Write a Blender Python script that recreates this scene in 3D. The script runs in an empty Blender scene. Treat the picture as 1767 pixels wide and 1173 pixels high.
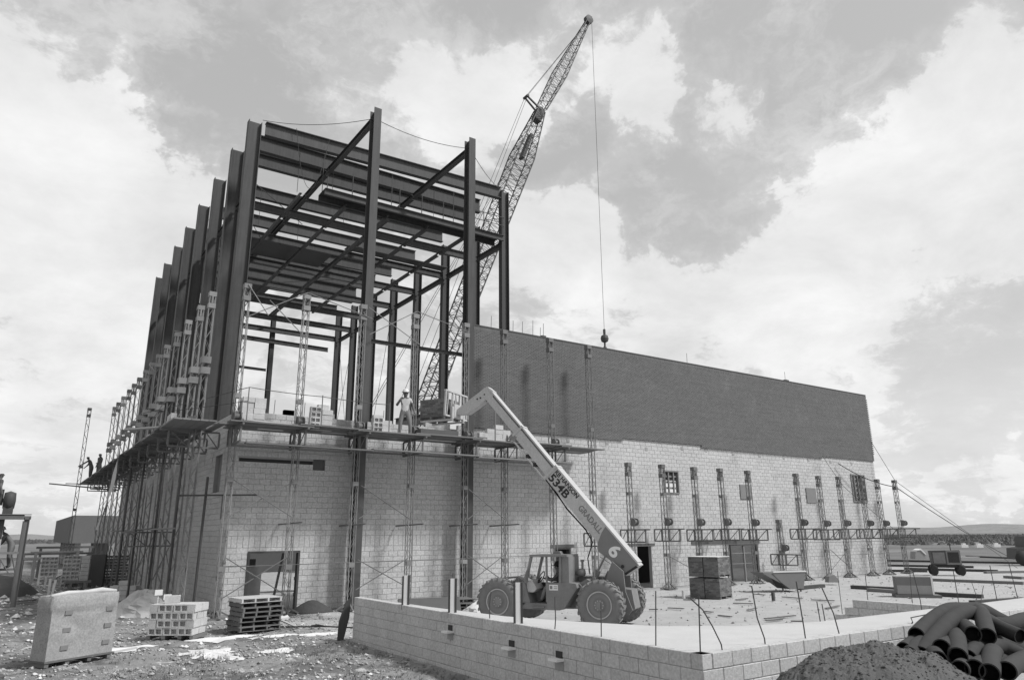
import bpy, math, random
from mathutils import Vector, Matrix
random.seed(7)
D = bpy.data
SC = bpy.context.scene
COL = SC.collection
R = math.radians

# ------------------------------------------------------------------ camera
CZ = 2.57
F_PX, PITCH, YAW, ROLL = 1237.99, 0.265191, 0.602333, -0.00734308
fw = Vector((math.sin(YAW)*math.cos(PITCH), math.cos(YAW)*math.cos(PITCH), math.sin(PITCH)))
r0 = Vector((math.cos(YAW), -math.sin(YAW), 0)); u0 = r0.cross(fw)
rt = math.cos(ROLL)*r0 + math.sin(ROLL)*u0
up = -math.sin(ROLL)*r0 + math.cos(ROLL)*u0
cam = D.cameras.new('camera'); camo = D.objects.new('camera', cam); COL.objects.link(camo)
cam.sensor_fit = 'HORIZONTAL'; cam.sensor_width = 36.0; cam.lens = 36.0*F_PX/1767.0
cam.clip_start = 0.1; cam.clip_end = 20000
camo.matrix_world = Matrix(((rt.x, up.x, -fw.x, 0), (rt.y, up.y, -fw.y, 0), (rt.z, up.z, -fw.z, CZ), (0, 0, 0, 1)))
SC.camera = camo

def ray(px, py):
    return rt*((px-883.5)/F_PX) - up*((py-586.5)/F_PX) + fw

# ------------------------------------------------------------------ light, sky, exposure
SUN = Vector((0.42, -0.52, 0.76)).normalized()
sl = D.lights.new('sun', 'SUN'); sl.energy = 2.9; sl.angle = R(9); sl.color = (1, 1, 1)
so = D.objects.new('sun', sl); COL.objects.link(so)
so.rotation_euler = SUN.to_track_quat('Z', 'Y').to_euler()
SC.view_settings.view_transform = 'Standard'
SC.view_settings.look = 'None'
SC.view_settings.gamma = 1.0
SC.view_settings.use_curve_mapping = False
SC.view_settings.exposure = 0.28

W = D.worlds.new('World'); SC.world = W; W.use_nodes = True
wn, wl = W.node_tree.nodes, W.node_tree.links
wn.clear()
def wnode(t, **k):
    n = wn.new(t)
    for a, b in k.items(): setattr(n, a, b)
    return n
def wmath(op, a, b=None, clamp=False):
    n = wnode('ShaderNodeMath', operation=op, use_clamp=clamp)
    for i, v in enumerate((a, b)):
        if v is None: continue
        if isinstance(v, (int, float)): n.inputs[i].default_value = v
        else: wl.new(v, n.inputs[i])
    return n.outputs[0]
tc = wnode('ShaderNodeTexCoord')
nrm = wnode('ShaderNodeVectorMath', operation='NORMALIZE'); wl.new(tc.outputs['Generated'], nrm.inputs[0])
dirv = nrm.outputs[0]
# cloud coordinates: direction projected on a flat cloud layer (denser detail towards the horizon)
sep = wnode('ShaderNodeSeparateXYZ'); wl.new(dirv, sep.inputs[0])
zz = wmath('ADD', wmath('MAXIMUM', sep.outputs[2], 0.0), 0.30)
cmb = wnode('ShaderNodeCombineXYZ')
wl.new(wmath('DIVIDE', sep.outputs[0], zz), cmb.inputs[0]); wl.new(wmath('DIVIDE', sep.outputs[1], zz), cmb.inputs[1])
def noise(vec, scale, detail, rough, off=0.0, dist=0.0):
    n = wnode('ShaderNodeTexNoise'); n.noise_dimensions = '3D'
    a = wnode('ShaderNodeVectorMath', operation='ADD'); wl.new(vec, a.inputs[0]); a.inputs[1].default_value = (off, off*1.7, off*0.6)
    wl.new(a.outputs[0], n.inputs['Vector'])
    n.inputs['Scale'].default_value = scale; n.inputs['Detail'].default_value = detail
    n.inputs['Roughness'].default_value = rough; n.inputs['Distortion'].default_value = dist
    return n
def warped(src, scale, amt, off, det=6):
    w_ = noise(src, scale, det, 0.62, off)
    s_ = wnode('ShaderNodeVectorMath', operation='SUBTRACT'); wl.new(w_.outputs['Color'], s_.inputs[0]); s_.inputs[1].default_value = (0.5, 0.5, 0.5)
    m_ = wnode('ShaderNodeVectorMath', operation='SCALE'); wl.new(s_.outputs[0], m_.inputs[0]); m_.inputs[3].default_value = amt
    a_ = wnode('ShaderNodeVectorMath', operation='ADD'); wl.new(src, a_.inputs[0]); wl.new(m_.outputs[0], a_.inputs[1])
    return a_.outputs[0]
wv = warped(warped(dirv, 3.5, 0.26, 3.1), 11.0, 0.11, 8.4)
wnm = wnode('ShaderNodeVectorMath', operation='NORMALIZE'); wl.new(wv, wnm.inputs[0])
wdir = wnm.outputs[0]
# the cloud banks that were in the sky: centre direction, radius in degrees, weight
BL = [(40,180,8,.5),(20,330,11,.8),(200,340,8,.8),(300,400,5,.5),(100,560,14,.6),(240,250,3.5,.4),(560,100,5,.28),(700,150,5.5,.5),(820,130,6,.8),(860,210,5,.5),
      (940,120,4,.45),(1000,60,3.5,.5),(1110,80,4.5,.75),(1170,150,4.5,.8),(1110,190,3.5,.6),(1320,150,2.6,.6),(1300,190,2.8,.7),(1285,235,2.4,.5),
      (1075,300,2.4,.7),(950,400,5,.95),(990,450,5,.7),(1000,560,11,.5),(1767,150,7,.7),(1700,260,8,.9),(1570,330,7,.75),(1430,430,6,.7),(1270,500,6,.6),
      (1600,520,18,.55),(1200,640,13,.45),(1560,822,2.0,.6),(1640,808,1.5,.45),(1730,800,2.2,.7),(330,720,12,.35),(700,480,12,.3),
      (330,130,8,-.28),(430,250,6,-.45),(1180,330,6,-.75),(1100,390,3.5,-.6),(1260,390,3.5,-.4),(1440,70,8,-.6),(1620,30,8,-.6),(1300,20,7,-.5),(880,20,5,-.3),
      (1480,190,4.5,-.5),(960,260,3.5,-.5),(1660,700,8,-.35),(1520,870,3,-.35),(170,30,9,-.25),(1040,120,1.5,-.3),(640,330,5,-.2)]
acc = None
for px, py, rad, wgt in BL:
    c = ray(px, py).normalized()
    d = wnode('ShaderNodeVectorMath', operation='DOT_PRODUCT'); wl.new(wdir, d.inputs[0]); d.inputs[1].default_value = c
    mr = wnode('ShaderNodeMapRange'); mr.interpolation_type = 'SMOOTHSTEP'
    wl.new(d.outputs['Value'], mr.inputs['Value'])
    mr.inputs['From Min'].default_value = math.cos(R(rad*(1.2 if wgt > 0 else 1.35))); mr.inputs['From Max'].default_value = 1.0
    mr.inputs['To Min'].default_value = 0; mr.inputs['To Max'].default_value = wgt
    acc = mr.outputs[0] if acc is None else wmath('ADD', acc, mr.outputs[0])
cw = warped(cmb.outputs[0], 1.2, 0.5, 2.2)
n1 = noise(cw, 1.9, 14, 0.60, 5.3)
n2 = noise(cw, 7.5, 12, 0.66, 1.3)
dens = wmath('ADD', wmath('MULTIPLY', wmath('SUBTRACT', n1.outputs[0], 0.5), 2.0), wmath('MULTIPLY', wmath('SUBTRACT', n2.outputs[0], 0.5), 2.1))
dens = wmath('ADD', dens, wmath('MULTIPLY', acc, 0.80))
def sstep(v, a, b, lo=0.0, hi=1.0):
    q = wnode('ShaderNodeMapRange'); q.interpolation_type = 'SMOOTHSTEP'; wl.new(v, q.inputs['Value'])
    for k_, x_ in (('From Min', a), ('From Max', b), ('To Min', lo), ('To Max', hi)): q.inputs[k_].default_value = x_
    return q.outputs[0]
# thin veil plus the denser puffs with crisper edges
veil = sstep(dens, -0.55, 0.95)
puff = sstep(dens, 0.24, 0.60)
n4 = noise(warped(cmb.outputs[0], 2.4, 0.35, 7.7), 4.2, 13, 0.68, 12.1)
wisp = wmath('MULTIPLY', sstep(n4.outputs[0], 0.47, 0.66), 0.55)
mask = wmath('ADD', wmath('MULTIPLY', veil, 0.62), wmath('MULTIPLY', puff, 0.38))
mask = wmath('MAXIMUM', mask, wmath('ADD', wmath('MULTIPLY', mask, 0.6), wisp))
sky = wnode('ShaderNodeTexSky', sky_type='NISHITA', sun_disc=False)
sky.sun_elevation = math.asin(SUN.z); sky.sun_rotation = math.atan2(SUN.x, SUN.y)
sky.air_density = 1.0; sky.dust_density = 2.5; sky.altitude = 200
bw = wnode('ShaderNodeRGBToBW'); wl.new(sky.outputs[0], bw.inputs[0])
base = wmath('MULTIPLY', bw.outputs[0], 0.055)
base = wmath('MINIMUM', wmath('ADD', base, 0.355), 0.62)
hz = sstep(sep.outputs[2], 0.30, 0.0, 0.0, 1.0)
base = wmath('ADD', base, wmath('MULTIPLY', hz, 0.12))
mask = wmath('MINIMUM', wmath('ADD', mask, wmath('MULTIPLY', hz, 0.15)), 1.0)
# cloud brightness with soft grey bellies
n3 = noise(cmb.outputs[0], 3.0, 10, 0.62, 9.0, 0.2)
cb = wmath('ADD', 0.41, wmath('MULTIPLY', n3.outputs[0], 0.56))
cb = wmath('ADD', cb, wmath('MULTIPLY', puff, 0.085))
mx = wnode('ShaderNodeMix'); mx.data_type = 'FLOAT'
wl.new(mask, mx.inputs['Factor']); wl.new(base, mx.inputs[2]); wl.new(cb, mx.inputs[3])
bg = wnode('ShaderNodeBackground'); wl.new(mx.outputs[0], bg.inputs['Color']); bg.inputs['Strength'].default_value = 0.90
wo = wnode('ShaderNodeOutputWorld'); wl.new(bg.outputs[0], wo.inputs['Surface'])

# ------------------------------------------------------------------ materials
def mat(name, v, rough=0.85, var=0.0, nz=0.15, nscale=4.0, fine=0.0, fscale=60.0, bump=0.0, bscale=40.0, metal=0.0, streak=0.0, stain=0.0, ribs=0.0):
    """grey value v; var = change from piece to piece, nz = broad mottling, fine = grain"""
    m = D.materials.new(name); m.use_nodes = True
    nt = m.node_tree; n = nt.nodes; l = nt.links
    p = n['Principled BSDF']; p.inputs['Roughness'].default_value = rough; p.inputs['Metallic'].default_value = metal
    if 'Specular IOR Level' in p.inputs: p.inputs['Specular IOR Level'].default_value = 0.25
    geo = n.new('ShaderNodeNewGeometry')
    def mth(op, a, b=None):
        q = n.new('ShaderNodeMath'); q.operation = op
        for i, x in enumerate((a, b)):
            if x is None: continue
            if isinstance(x, (int, float)): q.inputs[i].default_value = x
            else: l.new(x, q.inputs[i])
        return q.outputs[0]
    def tex(scale, det, off=0, stretch=None):
        t = n.new('ShaderNodeTexNoise'); t.inputs['Scale'].default_value = scale; t.inputs['Detail'].default_value = det
        t.inputs['Roughness'].default_value = 0.62
        mp = n.new('ShaderNodeMapping'); mp.inputs['Location'].default_value = (off, off, off)
        if stretch: mp.inputs['Scale'].default_value = stretch
        l.new(geo.outputs['Position'], mp.inputs['Vector']); l.new(mp.outputs[0], t.inputs['Vector'])
        return t.outputs[0]
    val = 1.0
    if nz: val = mth('ADD', mth('MULTIPLY', mth('SUBTRACT', tex(nscale, 6), 0.5), nz*3.2), val)
    if fine: val = mth('ADD', mth('MULTIPLY', mth('SUBTRACT', tex(fscale, 3, 7), 0.5), fine*3.0), val)
    if streak: val = mth('ADD', mth('MULTIPLY', mth('SUBTRACT', tex(3.0, 5, 3, (3.0, 3.0, 0.25)), 0.5), streak*3.0), val)
    if ribs: val = mth('ADD', mth('MULTIPLY', mth('SUBTRACT', tex(2.0, 6, 13, (.25, .25, 6.0)), 0.5), ribs*3.0), val)
    if var:
        oi = n.new('ShaderNodeObjectInfo')
        r = mth('FRACT', mth('ADD', geo.outputs['Random Per Island'], oi.outputs['Random']))
        val = mth('ADD', mth('MULTIPLY', mth('SUBTRACT', r, 0.5), var*2), val)
    if stain:
        s = n.new('ShaderNodeMapRange'); s.inputs['From Min'].default_value = 0.56; s.inputs['From Max'].default_value = 0.66
        l.new(tex(0.9, 7, 21), s.inputs['Value']); s.inputs['To Min'].default_value = 0; s.inputs['To Max'].default_value = stain
        val = mth('SUBTRACT', val, s.outputs[0])
    if not isinstance(val, float):
        fin = mth('MAXIMUM', mth('MULTIPLY', val, v), 0.01)
        l.new(fin, p.inputs['Base Color'])
    else: p.inputs['Base Color'].default_value = (v, v, v, 1)
    if bump:
        b = n.new('ShaderNodeBump'); b.inputs['Strength'].default_value = bump; b.inputs['Distance'].default_value = 0.02
        l.new(tex(bscale, 5, 2), b.inputs['Height']); l.new(b.outputs[0], p.inputs['Normal'])
    return m

M = dict(
    block=mat('concrete_block', .485, .92, var=.055, nz=.10, nscale=.8, fine=.34, fscale=15, stain=.10, bump=.5, bscale=60),
    lowblock=mat('rough_concrete_block', .50, .92, var=.07, nz=.09, nscale=1.3, fine=.32, fscale=24, bump=.6, bscale=50),
    mortar=mat('mortar', .31, .95, nz=.1),
    face_mortar=mat('grey_mortar', .32, .95, nz=.1),
    looseblock=mat('loose_concrete_block', .50, .92, var=.08, fine=.16, fscale=25, bump=.4),
    hole=mat('hole_shade', .05, .95, nz=0),
    brick=mat('dark_facing_brick', .148, .85, var=.07, nz=.05, nscale=.6, fine=.10, fscale=12, stain=-.12, ribs=.18),
    packbrick=mat('packed_dark_brick', .15, .85, var=.32, nz=.12, nscale=2.5, fine=.1, fscale=20),
    packjoint=mat('pack_joint', .30, .9, nz=.1),
    brickmortar=mat('dark_brick_mortar', .105, .9, nz=.08),
    steel=mat('primed_structural_steel', .070, .65, nz=.10, nscale=3, streak=.30, var=.10),
    steel_dark=mat('dark_structural_steel', .064, .6, nz=.07, streak=.08, var=.08),
    deck=mat('steel_floor_deck', .07, .6, nz=.05),
    mast=mat('scaffold_mast_paint', .15, .6, nz=.15, nscale=6, var=.15),
    mastlt=mat('pale_scaffold_mast_paint', .22, .6, nz=.15, nscale=6, var=.15),
    mastbrick=mat('grey_scaffold_mast_paint', .16, .6, nz=.1, nscale=6),
    plank=mat('weathered_scaffold_plank', .19, .85, nz=.10, nscale=5, var=.22, fine=.1, fscale=20),
    wood=mat('pallet_timber', .46, .85, nz=.12, nscale=6, var=.2, fine=.1, fscale=25),
    wooddark=mat('dark_pallet_timber', .15, .85, nz=.12, nscale=6, var=.2),
    boom=mat('telehandler_boom_paint', .45, .55, nz=.06, nscale=2, fine=.22, fscale=22, streak=.06),
    machine=mat('telehandler_body_paint', .20, .6, nz=.20, nscale=3, fine=.12, fscale=20),
    pedestal=mat('telehandler_frame_paint', .19, .55, nz=.06),
    tyre=mat('dusty_tyre_rubber', .18, .9, nz=.16, nscale=5, fine=.12, bump=.2),
    rim=mat('wheel_rim_paint', .22, .6, nz=.1),
    rimlt=mat('worn_rim_edge', .42, .6, nz=.1),
    black=mat('dark_print_and_shade', .035, .7, nz=0),  # serves print, dark fittings and the painted shade panels
    boomtop=mat('boom_top_paint', .45, .6, nz=.04),
    white=mat('white_paint', .72, .7, nz=.04),
    cyl=mat('hydraulic_cylinder', .20, .4, nz=.05),
    chrome=mat('polished_rod', .55, .25, nz=0, metal=.6),
    pipe=mat('black_corrugated_drain_pipe', .045, .85, nz=.18, nscale=5, bump=.15, bscale=18),
    pipein=mat('bore_shade_and_hose', .008, .8, nz=0),
    gravel=mat('dark_crushed_gravel', .085, .95, var=.28, nz=.12, nscale=4, fine=.22, fscale=45, bump=.7, bscale=45),
    sand=mat('pale_sand_fill', .50, .95, nz=.07, nscale=2.2, fine=.13, fscale=50, bump=.25, bscale=60),
    rebar=mat('rusty_reinforcing_bar', .08, .8, nz=.1),
    rubble=mat('broken_rubble', .30, .95, var=.45, nz=.12, fine=.15),
    pale=mat('pale_limestone_rubble', .58, .95, var=.15, nz=.1, fine=.1),
    cloth=mat('pale_tarpaulin', .50, .9, nz=.12, nscale=5, fine=.08, bump=.3, bscale=6),
    wrap=mat('plastic_wrapped_blocks', .31, .85, nz=.12, nscale=3, fine=.34, fscale=26, bump=.4, bscale=12),
    tank=mat('dull_metal_tank', .17, .6, nz=.08, fine=.05),
    tanklt=mat('dusty_tank_wall', .30, .8, nz=.1, fine=.12, fscale=25),
    compressor=mat('compressor_paint', .085, .6, nz=.1),
    plywood=mat('grey_plywood', .11, .85, nz=.10, nscale=2),
    plylt=mat('pale_plywood', .21, .85, nz=.10, nscale=2),
    crane=mat('crane_lattice_paint', .075, .6, nz=.1),
    cable=mat('steel_cable', .06, .6, nz=0),
    skin=mat('tanned_skin', .13, .7, nz=.05), shirt=mat('pale_shirt_cloth', .50, .9, nz=.08, nscale=9),
    jeans=mat('worn_denim', .21, .9, nz=.10, nscale=9), darkshirt=mat('dark_work_shirt', .08, .9, nz=.08),
    hair=mat('dark_hair', .03, .9, nz=.1), hat=mat('white_hard_hat', .62, .45, nz=.02), boot=mat('work_boot', .10, .8, nz=.1),
    farbrick=mat('far_dark_brick', .14, .9, nz=.06, nscale=1, fine=.08, fscale=8),
    haze1=mat('wall_in_shade', .2, .9),
)
# ground: dusty limestone site, darker trampled mud and weeds where the site is not yet filled
def ground_mat():
    m = D.materials.new('site_ground'); m.use_nodes = True
    n = m.node_tree.nodes; l = m.node_tree.links
    p = n['Principled BSDF']; p.inputs['Roughness'].default_value = .95
    if 'Specular IOR Level' in p.inputs: p.inputs['Specular IOR Level'].default_value = 0.1
    g = n.new('ShaderNodeNewGeometry')
    def tex(s, d, off=0, r=.6):
        a = n.new('ShaderNodeVectorMath'); a.operation = 'ADD'; l.new(g.outputs['Position'], a.inputs[0]); a.inputs[1].default_value = (off, off, 0)
        t = n.new('ShaderNodeTexNoise'); t.inputs['Scale'].default_value = s; t.inputs['Detail'].default_value = d; t.inputs['Roughness'].default_value = r
        l.new(a.outputs[0], t.inputs['Vector']); return t.outputs[0]
    def rng(x, a, b, c=0., d=1.):
        q = n.new('ShaderNodeMapRange'); l.new(x, q.inputs['Value'])
        for k, v in (('From Min', a), ('From Max', b), ('To Min', c), ('To Max', d)): q.inputs[k].default_value = v
        return q.outputs[0]
    def mth(op, a, b):
        q = n.new('ShaderNodeMath'); q.operation = op
        for i, x in enumerate((a, b)):
            if isinstance(x, (int, float)): q.inputs[i].default_value = x
            else: l.new(x, q.inputs[i])
        return q.outputs[0]
    def mix(f, a, b):
        q = n.new('ShaderNodeMix'); q.data_type = 'FLOAT'; l.new(f, q.inputs[0])
        for i, x in ((2, a), (3, b)):
            if isinstance(x, (int, float)): q.inputs[i].default_value = x
            else: l.new(x, q.inputs[i])
        return q.outputs[0]
    sp = n.new('ShaderNodeSeparateXYZ'); l.new(g.outputs['Position'], sp.inputs[0])
    # trampled, weedy ground lies west of the low wall; the dusty yard lies east of it
    west = rng(mth('ADD', sp.outputs[0], mth('MULTIPLY', mth('SUBTRACT', tex(.5, 4, 4), .5), 3.0)), 8.2, 7.2)
    far = rng(mth('ADD', sp.outputs[0], sp.outputs[1]), 84, 104)
    grain = mth('MULTIPLY', mth('SUBTRACT', tex(14, 6, 2, .75), .5), .9)
    mot = mth('MULTIPLY', mth('SUBTRACT', tex(1.1, 8, 9, .7), .5), 1.1)
    yard = mth('MULTIPLY', mth('ADD', mth('ADD', mth('MULTIPLY', grain, .45), mth('MULTIPLY', mot, .55)), 1.0), .43)
    mud = rng(tex(.55, 9, 31, .72), .50, .56)
    pale = rng(tex(.9, 9, 57, .75), .585, .625)
    trod = mth('MULTIPLY', mth('ADD', mth('ADD', grain, mot), 1.0), .26)
    trod = mix(mth('MULTIPLY', mud, .62), trod, .085)
    trod = mix(mth('MULTIPLY', pale, .8), trod, .55)
    near = mix(west, yard, trod)
    field = mth('MULTIPLY', mth('ADD', mth('MULTIPLY', mth('SUBTRACT', tex(.02, 9, 11, .7), .5), 1.8), 1.0), .17)
    v = mth('MAXIMUM', mix(far, near, field), .03)
    l.new(v, p.inputs['Base Color'])
    b = n.new('ShaderNodeBump'); b.inputs['Strength'].default_value = .8; b.inputs['Distance'].default_value = .05
    l.new(tex(16, 8, 1, .75), b.inputs['Height']); l.new(b.outputs[0], p.inputs['Normal'])
    return m
M['ground'] = ground_mat()
def hill_mat():
    m = mat('scrub_hill', .22, .95, nz=.25, nscale=.03, fine=.40, fscale=.14)
    return m
M['hill'] = hill_mat()

# ------------------------------------------------------------------ mesh builder
class G:
    def __init__(s): s.v = []; s.f = []
    def add(s, vs, fs):
        o = len(s.v); s.v += [tuple(v) for v in vs]; s.f += [tuple(i+o for i in f) for f in fs]; return s
    def box(s, x0, x1, y0, y1, z0, z1):
        return s.add([(x0,y0,z0),(x1,y0,z0),(x1,y1,z0),(x0,y1,z0),(x0,y0,z1),(x1,y0,z1),(x1,y1,z1),(x0,y1,z1)],
                     [(0,3,2,1),(4,5,6,7),(0,1,5,4),(1,2,6,5),(2,3,7,6),(3,0,4,7)])
    def obox(s, c, a, b, d):
        c, a, b, d = map(Vector, (c, a, b, d))
        vs = [c-a-b-d, c+a-b-d, c+a+b-d, c-a+b-d, c-a-b+d, c+a-b+d, c+a+b+d, c-a+b+d]
        return s.add(vs, [(0,3,2,1),(4,5,6,7),(0,1,5,4),(1,2,6,5),(2,3,7,6),(3,0,4,7)])
    def bar(s, p, q, w, h, upv=(0,0,1)):
        """rectangular bar, w across, h along upv"""
        p, q, upv = Vector(p), Vector(q), Vector(upv); d = (q-p)
        side = d.cross(upv)
        if side.length < 1e-6: side = d.cross(Vector((1,0,0)))
        side.normalize(); u = side.cross(d).normalized()
        return s.obox((p+q)/2, d/2, side*w/2, u*h/2)
    def tube(s, p, q, r, n=6, r2=None, cap=True):
        p, q = Vector(p), Vector(q); d = (q-p).normalized(); r2 = r if r2 is None else r2
        a = d.orthogonal().normalized(); b = d.cross(a)
        vs = []
        for c, rr_ in ((p, r), (q, r2)):
            for i in range(n):
                t = 2*math.pi*i/n + math.pi/n
                vs.append(c + (a*math.cos(t)+b*math.sin(t))*rr_)
        fs = [(i, (i+1) % n, n+(i+1) % n, n+i) for i in range(n)]
        if cap: fs += [tuple(reversed(range(n))), tuple(range(n, 2*n))]
        return s.add(vs, fs)
    def path(s, pts, r, n=8, cap=True):
        pts = [Vector(p) for p in pts]; vs = []; fs = []
        a = None
        for i, p in enumerate(pts):
            d = (pts[min(i+1, len(pts)-1)] - pts[max(i-1, 0)]).normalized()
            a = d.orthogonal().normalized() if a is None else (a - d*a.dot(d)).normalized()
            b = d.cross(a)
            rr_ = r[i] if isinstance(r, (list, tuple)) else r
            for k in range(n):
                t = 2*math.pi*k/n; vs.append(p + (a*math.cos(t)+b*math.sin(t))*rr_)
        for i in range(len(pts)-1):
            for k in range(n): fs.append((i*n+k, i*n+(k+1) % n, (i+1)*n+(k+1) % n, (i+1)*n+k))
        if cap: fs += [tuple(reversed(range(n))), tuple(range((len(pts)-1)*n, len(pts)*n))]
        return s.add(vs, fs)
    def prism(s, prof, e0, e1, f):
        """prof = 2D outline; f(a, b, e) -> 3D"""
        n = len(prof); vs = [f(a, b, e0) for a, b in prof] + [f(a, b, e1) for a, b in prof]
        fs = [tuple(reversed(range(n))), tuple(range(n, 2*n))] + [(i, (i+1) % n, n+(i+1) % n, n+i) for i in range(n)]
        return s.add(vs, fs)
    def lathe(s, prof, n=24, c=(0,0,0), ax='z', cap=False):
        """prof = [(r, h)] along the axis"""
        c = Vector(c); vs = []
        for r_, h in prof:
            for k in range(n):
                t = 2*math.pi*k/n; a, b = r_*math.cos(t), r_*math.sin(t)
                vs.append(c + (Vector((a, b, h)) if ax == 'z' else Vector((a, h, b)) if ax == 'y' else Vector((h, a, b))))
        fs = [(i*n+k, i*n+(k+1) % n, (i+1)*n+(k+1) % n, (i+1)*n+k) for i in range(len(prof)-1) for k in range(n)]
        if cap: fs += [tuple(range(n)), tuple(range((len(prof)-1)*n, len(prof)*n))]
        return s.add(vs, fs)
    def isec(s, p, q, webdir, depth, fwid, tf=.03, tw=.02):
        """rolled I section from p to q, web plane along webdir"""
        p, q = Vector(p), Vector(q); d = (q-p); w = Vector(webdir).normalized(); o = d.normalized().cross(w).normalized()
        c = (p+q)/2; h = d/2
        s.obox(c + w*(depth/2-tf/2), h, w*tf/2, o*fwid/2); s.obox(c - w*(depth/2-tf/2), h, w*tf/2, o*fwid/2)
        return s.obox(c, h, w*(depth/2-tf), o*tw/2)
    def channel(s, p, q, webdir, depth, fwid, t=.015):
        p, q = Vector(p), Vector(q); d = (q-p); w = Vector(webdir).normalized(); o = d.normalized().cross(w).normalized()
        c = (p+q)/2; h = d/2
        s.obox(c + w*(depth/2-t/2), h, w*t/2, o*fwid/2); s.obox(c - w*(depth/2-t/2), h, w*t/2, o*fwid/2)
        return s.obox(c - o*(fwid/2-t/2), h, w*(depth/2-t), o*t/2)
    def mesh(s, name, smooth=False):
        me = D.meshes.new(name); me.from_pydata(s.v, [], s.f); me.update()
        if smooth:
            for p in me.polygons: p.use_smooth = True
        return me

def link(name, data, parent=None, loc=None):
    o = D.objects.new(name, data); COL.objects.link(o)
    if parent is not None: o.parent = parent
    if loc is not None: o.location = loc
    return o
def thing(name, label, cat, loc=(0,0,0), rz=0.0, group=None, rot=None):
    o = D.objects.new(name, None); COL.objects.link(o); o.location = loc
    o.rotation_euler = rot if rot else (0, 0, rz); o.empty_display_size = .3
    o['label'] = label; o['category'] = cat
    if group: o['group'] = group
    return o
def part(name, g, m, parent, smooth=False, world=False, kind=None):
    if world:
        L = parent.location; P = parent.parent
        while P is not None: L = L + P.location; P = P.parent
        g.v = [(a-L.x, b-L.y, c-L.z) for a, b, c in g.v]
    me = g.mesh(name, smooth) if isinstance(g, G) else g
    if not me.materials: me.materials.append(M[m])
    o = link(name, me, parent)
    if kind: o['kind'] = kind
    return o
def single(name, g, m, label, cat, group=None, smooth=False, kind=None, loc=None, base=None):
    """a thing that is one mesh; base moves the origin to the thing's base"""
    if base is not None:
        bx_, by_, bz_ = base; g.v = [(a-bx_, b-by_, c-bz_) for a, b, c in g.v]; loc = base
    me = g.mesh(name, smooth) if isinstance(g, G) else g
    if not me.materials: me.materials.append(M[m])
    o = link(name, me, None, loc); o['label'] = label; o['category'] = cat
    if group: o['group'] = group
    if kind: o['kind'] = kind
    return o
def struct(name, g, m, smooth=False):
    me = g.mesh(name, smooth) if isinstance(g, G) else g
    if not me.materials: me.materials.append(M[m])
    o = link(name, me); o['kind'] = 'structure'; return o
def copy_tree(o, label=None, loc=None, rz=None, parent=None, group=None):
    c = o.copy(); COL.objects.link(c)
    if parent is not None: c.parent = parent
    for ch in list(o.children): copy_tree(ch, parent=c)
    if label: c['label'] = label
    if loc is not None: c.location = loc
    if rz is not None: c.rotation_euler = (0, 0, rz)
    if group: c['group'] = group
    return c
ORD = ['first','second','third','fourth','fifth','sixth','seventh','eighth','ninth','tenth','eleventh','twelfth','thirteenth','fourteenth','fifteenth','sixteenth']
# ------------------------------------------------------------------ ground, hills
from mathutils import noise as MN
def gh(x, y):
    """height of the rough ground"""
    n = MN.fractal(Vector((x*.55, y*.55, .3)), .9, 2.1, 6)*.075 + max(0, MN.noise(Vector((x*2.6, y*2.6, 4.))))*.07
    k = 1.0 if x < 7.6 else .30
    return n*k - .03
def axis(a, b, step, far, gr=1.35):
    v = []; x = a
    while x <= b: v.append(x); x += step
    lo = []; x = a; s = step
    while x > -far: s *= gr; x -= s; lo.append(x)
    hi = []; x = v[-1]; s = step
    while x < far: s *= gr; x += s; hi.append(x)
    return lo[::-1] + v + hi
xs = axis(-6, 32, .13, 6000); ys = axis(5, 30, .13, 6000)
g = G(); nx = len(xs)
for y in ys:
    for x in xs:
        near = -8 <= x <= 40 and 2 <= y <= 40
        g.v.append((x, y, gh(x, y) + (random.uniform(-.016, .016) if x < 7.6 else 0) if near else -.03))
for j in range(len(ys)-1):
    for i in range(nx-1):
        a = j*nx+i; g.f.append((a, a+1, a+nx+1, a+nx))
struct('ground', g, 'ground', smooth=False)
for k, (az0, az1, d, h, sd) in enumerate([(-14, 8, 2600, 20, 1), (40, 84, 2300, 30, 4), (46, 84, 1500, 14, 9)]):
    g = G(); rnd = random.Random(sd); na, nr = 110, 9
    ph = [(rnd.uniform(0, 6), rnd.uniform(.1, 1.4), rnd.uniform(.2, 1)) for _ in range(7)]
    for i in range(na+1):
        a = R(az0 + (az1-az0)*i/na)
        prof = .78 + sum(w*math.sin(f*i*.35+p) for p, f, w in ph)*.07
        edge = min(1, i/14, (na-i)/14)
        for j in range(nr+1):
            r_ = d + j*d*.035; t = j/nr
            z = h*prof*math.sin(min(1, t*1.25)*math.pi/2)*edge + rnd.uniform(-.5, .5)*t - 1
            g.v.append((r_*math.sin(a), r_*math.cos(a), z))
    for i in range(na):
        for j in range(nr):
            q = i*(nr+1)+j; g.f.append((q, q+nr+1, q+nr+2, q+1))
    struct('hills', g, 'hill', smooth=True)
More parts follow.
